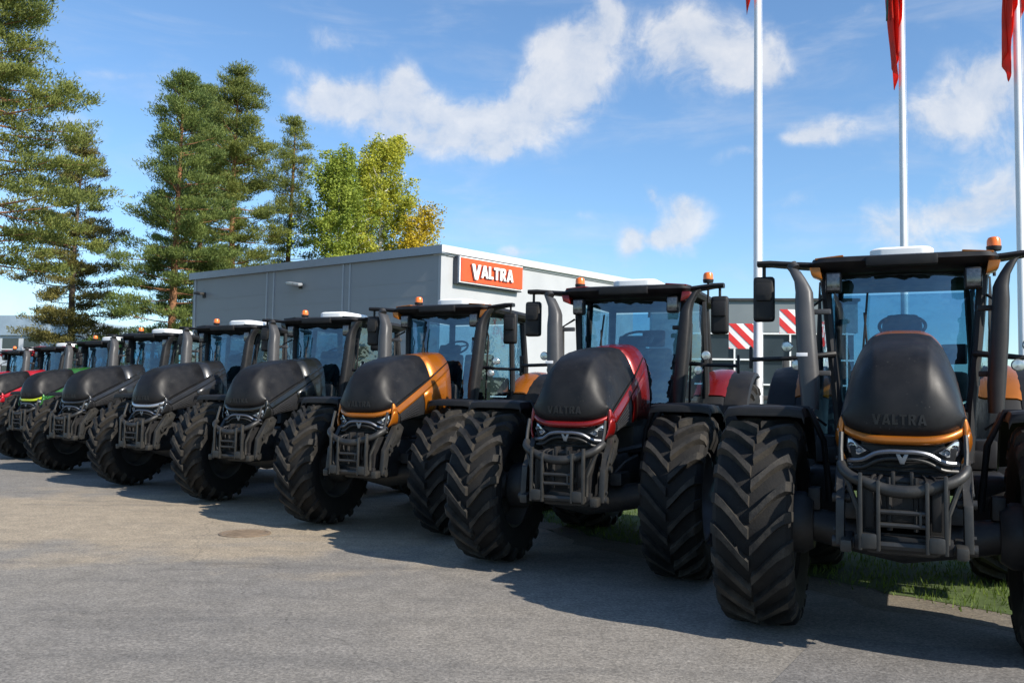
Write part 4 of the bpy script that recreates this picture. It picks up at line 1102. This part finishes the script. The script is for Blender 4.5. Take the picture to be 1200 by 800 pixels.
def m2(op, a, b=None, clamp=False):
    n = N(nt, 'ShaderNodeMath', operation=op, use_clamp=clamp)
    for i, v in enumerate((a, b)):
        if v is None: continue
        if isinstance(v, (int, float)): n.inputs[i].default_value = v
        else: L.new(v, n.inputs[i])
    return n.outputs[0]
dist = N(nt, 'ShaderNodeTexNoise'); setin(dist, Scale=9., Detail=4.); L.new(ae.outputs[0], dist.inputs['Vector'])
wob = N(nt, 'ShaderNodeVectorMath', operation='MULTIPLY_ADD'); L.new(dist.outputs['Color'], wob.inputs[0]); wob.inputs[1].default_value = (.07, .05, 0); L.new(ae.outputs[0], wob.inputs[2])
tot = None
for px, py, rx, ry, w in CL:
    v_ = ray(px, py).normalized(); a_ = math.atan2(v_.x, v_.y); e_ = math.asin(v_.z)
    s = N(nt, 'ShaderNodeVectorMath', operation='SUBTRACT'); L.new(wob.outputs[0], s.inputs[0]); s.inputs[1].default_value = (a_ + .035, e_ + .025, 0)
    q = N(nt, 'ShaderNodeVectorMath', operation='MULTIPLY'); L.new(s.outputs[0], q.inputs[0]); q.inputs[1].default_value = (F / rx * 1.08, F / ry * 1.1, 0)
    d_ = N(nt, 'ShaderNodeVectorMath', operation='DOT_PRODUCT'); L.new(q.outputs[0], d_.inputs[0]); L.new(q.outputs[0], d_.inputs[1])
    g_ = m2('MULTIPLY', m2('EXPONENT', m2('MULTIPLY', d_.outputs['Value'], -.8)), w)
    tot = g_ if tot is None else m2('ADD', tot, g_)
nz = N(nt, 'ShaderNodeTexNoise'); setin(nz, Scale=14., Detail=12., Roughness=.64); L.new(wob.outputs[0], nz.inputs['Vector'])
nf = m2('MULTIPLY', m2('SUBTRACT', nz.outputs['Fac'], .5), 3.3)
dens = N(nt, 'ShaderNodeMapRange'); dens.interpolation_type = 'SMOOTHSTEP'; setin(dens, From_Min=.16, From_Max=1.05, To_Min=0., To_Max=.78)
L.new(m2('ADD', m2('MINIMUM', tot, 1.15), m2('MULTIPLY', nf, m2('MINIMUM', m2('ADD', tot, .15), .8))), dens.inputs['Value'])
cm = N(nt, 'ShaderNodeMapping'); cm.inputs['Rotation'].default_value = (0, 0, R(-24)); cm.inputs['Scale'].default_value = (3.2, 13, 1); L.new(ae.outputs[0], cm.inputs['Vector'])
cn = N(nt, 'ShaderNodeTexNoise'); setin(cn, Scale=1.4, Detail=8., Roughness=.6, Distortion=.6); L.new(cm.outputs[0], cn.inputs['Vector'])
cir = N(nt, 'ShaderNodeMapRange'); cir.interpolation_type = 'SMOOTHSTEP'; setin(cir, From_Min=.46, From_Max=.78, To_Min=0., To_Max=.26); L.new(cn.outputs['Fac'], cir.inputs['Value'])
CLOUD_V = 5.6; SKY_S = .105
tint = N(nt, 'ShaderNodeMix', data_type='RGBA', blend_type='MULTIPLY'); tint.inputs[0].default_value = 1; L.new(sky.outputs[0], tint.inputs[6]); tint.inputs[7].default_value = (.92, 1.12, 1.26, 1)
cc = N(nt, 'ShaderNodeMix', data_type='RGBA'); cs = N(nt, 'ShaderNodeMapRange'); setin(cs, From_Min=.36, From_Max=.62); L.new(nz.outputs['Fac'], cs.inputs['Value']); L.new(cs.outputs[0], cc.inputs[0]); cc.inputs[6].default_value = (CLOUD_V * .74, CLOUD_V * .81, CLOUD_V * .93, 1); cc.inputs[7].default_value = (CLOUD_V * 1.05, CLOUD_V * 1.05, CLOUD_V * 1.06, 1)
mx = N(nt, 'ShaderNodeMix', data_type='RGBA'); L.new(m2('MAXIMUM', dens.outputs[0], m2('ADD', cir.outputs[0], m2('MULTIPLY', dens.outputs[0], .75))), mx.inputs[0]); L.new(tint.outputs[2], mx.inputs[6]); L.new(cc.outputs[2], mx.inputs[7])
L.new(mx.outputs[2], bg.inputs['Color']); bg.inputs['Strength'].default_value = SKY_S

# ------------------------------------------------------------------ camera
cd = bpy.data.cameras.new('camera'); co = bpy.data.objects.new('camera', cd); COL.objects.link(co)
cd.sensor_width = 36; cd.lens = 36 * F / 1200; cd.clip_end = 6000; cd.clip_start = .05
co.location = (0, 0, EYE); co.rotation_euler = CAMR.to_euler()
sc.camera = co
vs = sc.view_settings
vs.view_transform = 'Standard'; vs.look = 'None'; vs.gamma = 1; vs.exposure = .56; vs.use_curve_mapping = False
sc.cycles.max_bounces = 8; sc.cycles.transparent_max_bounces = 24
sc.cycles.use_denoising = True
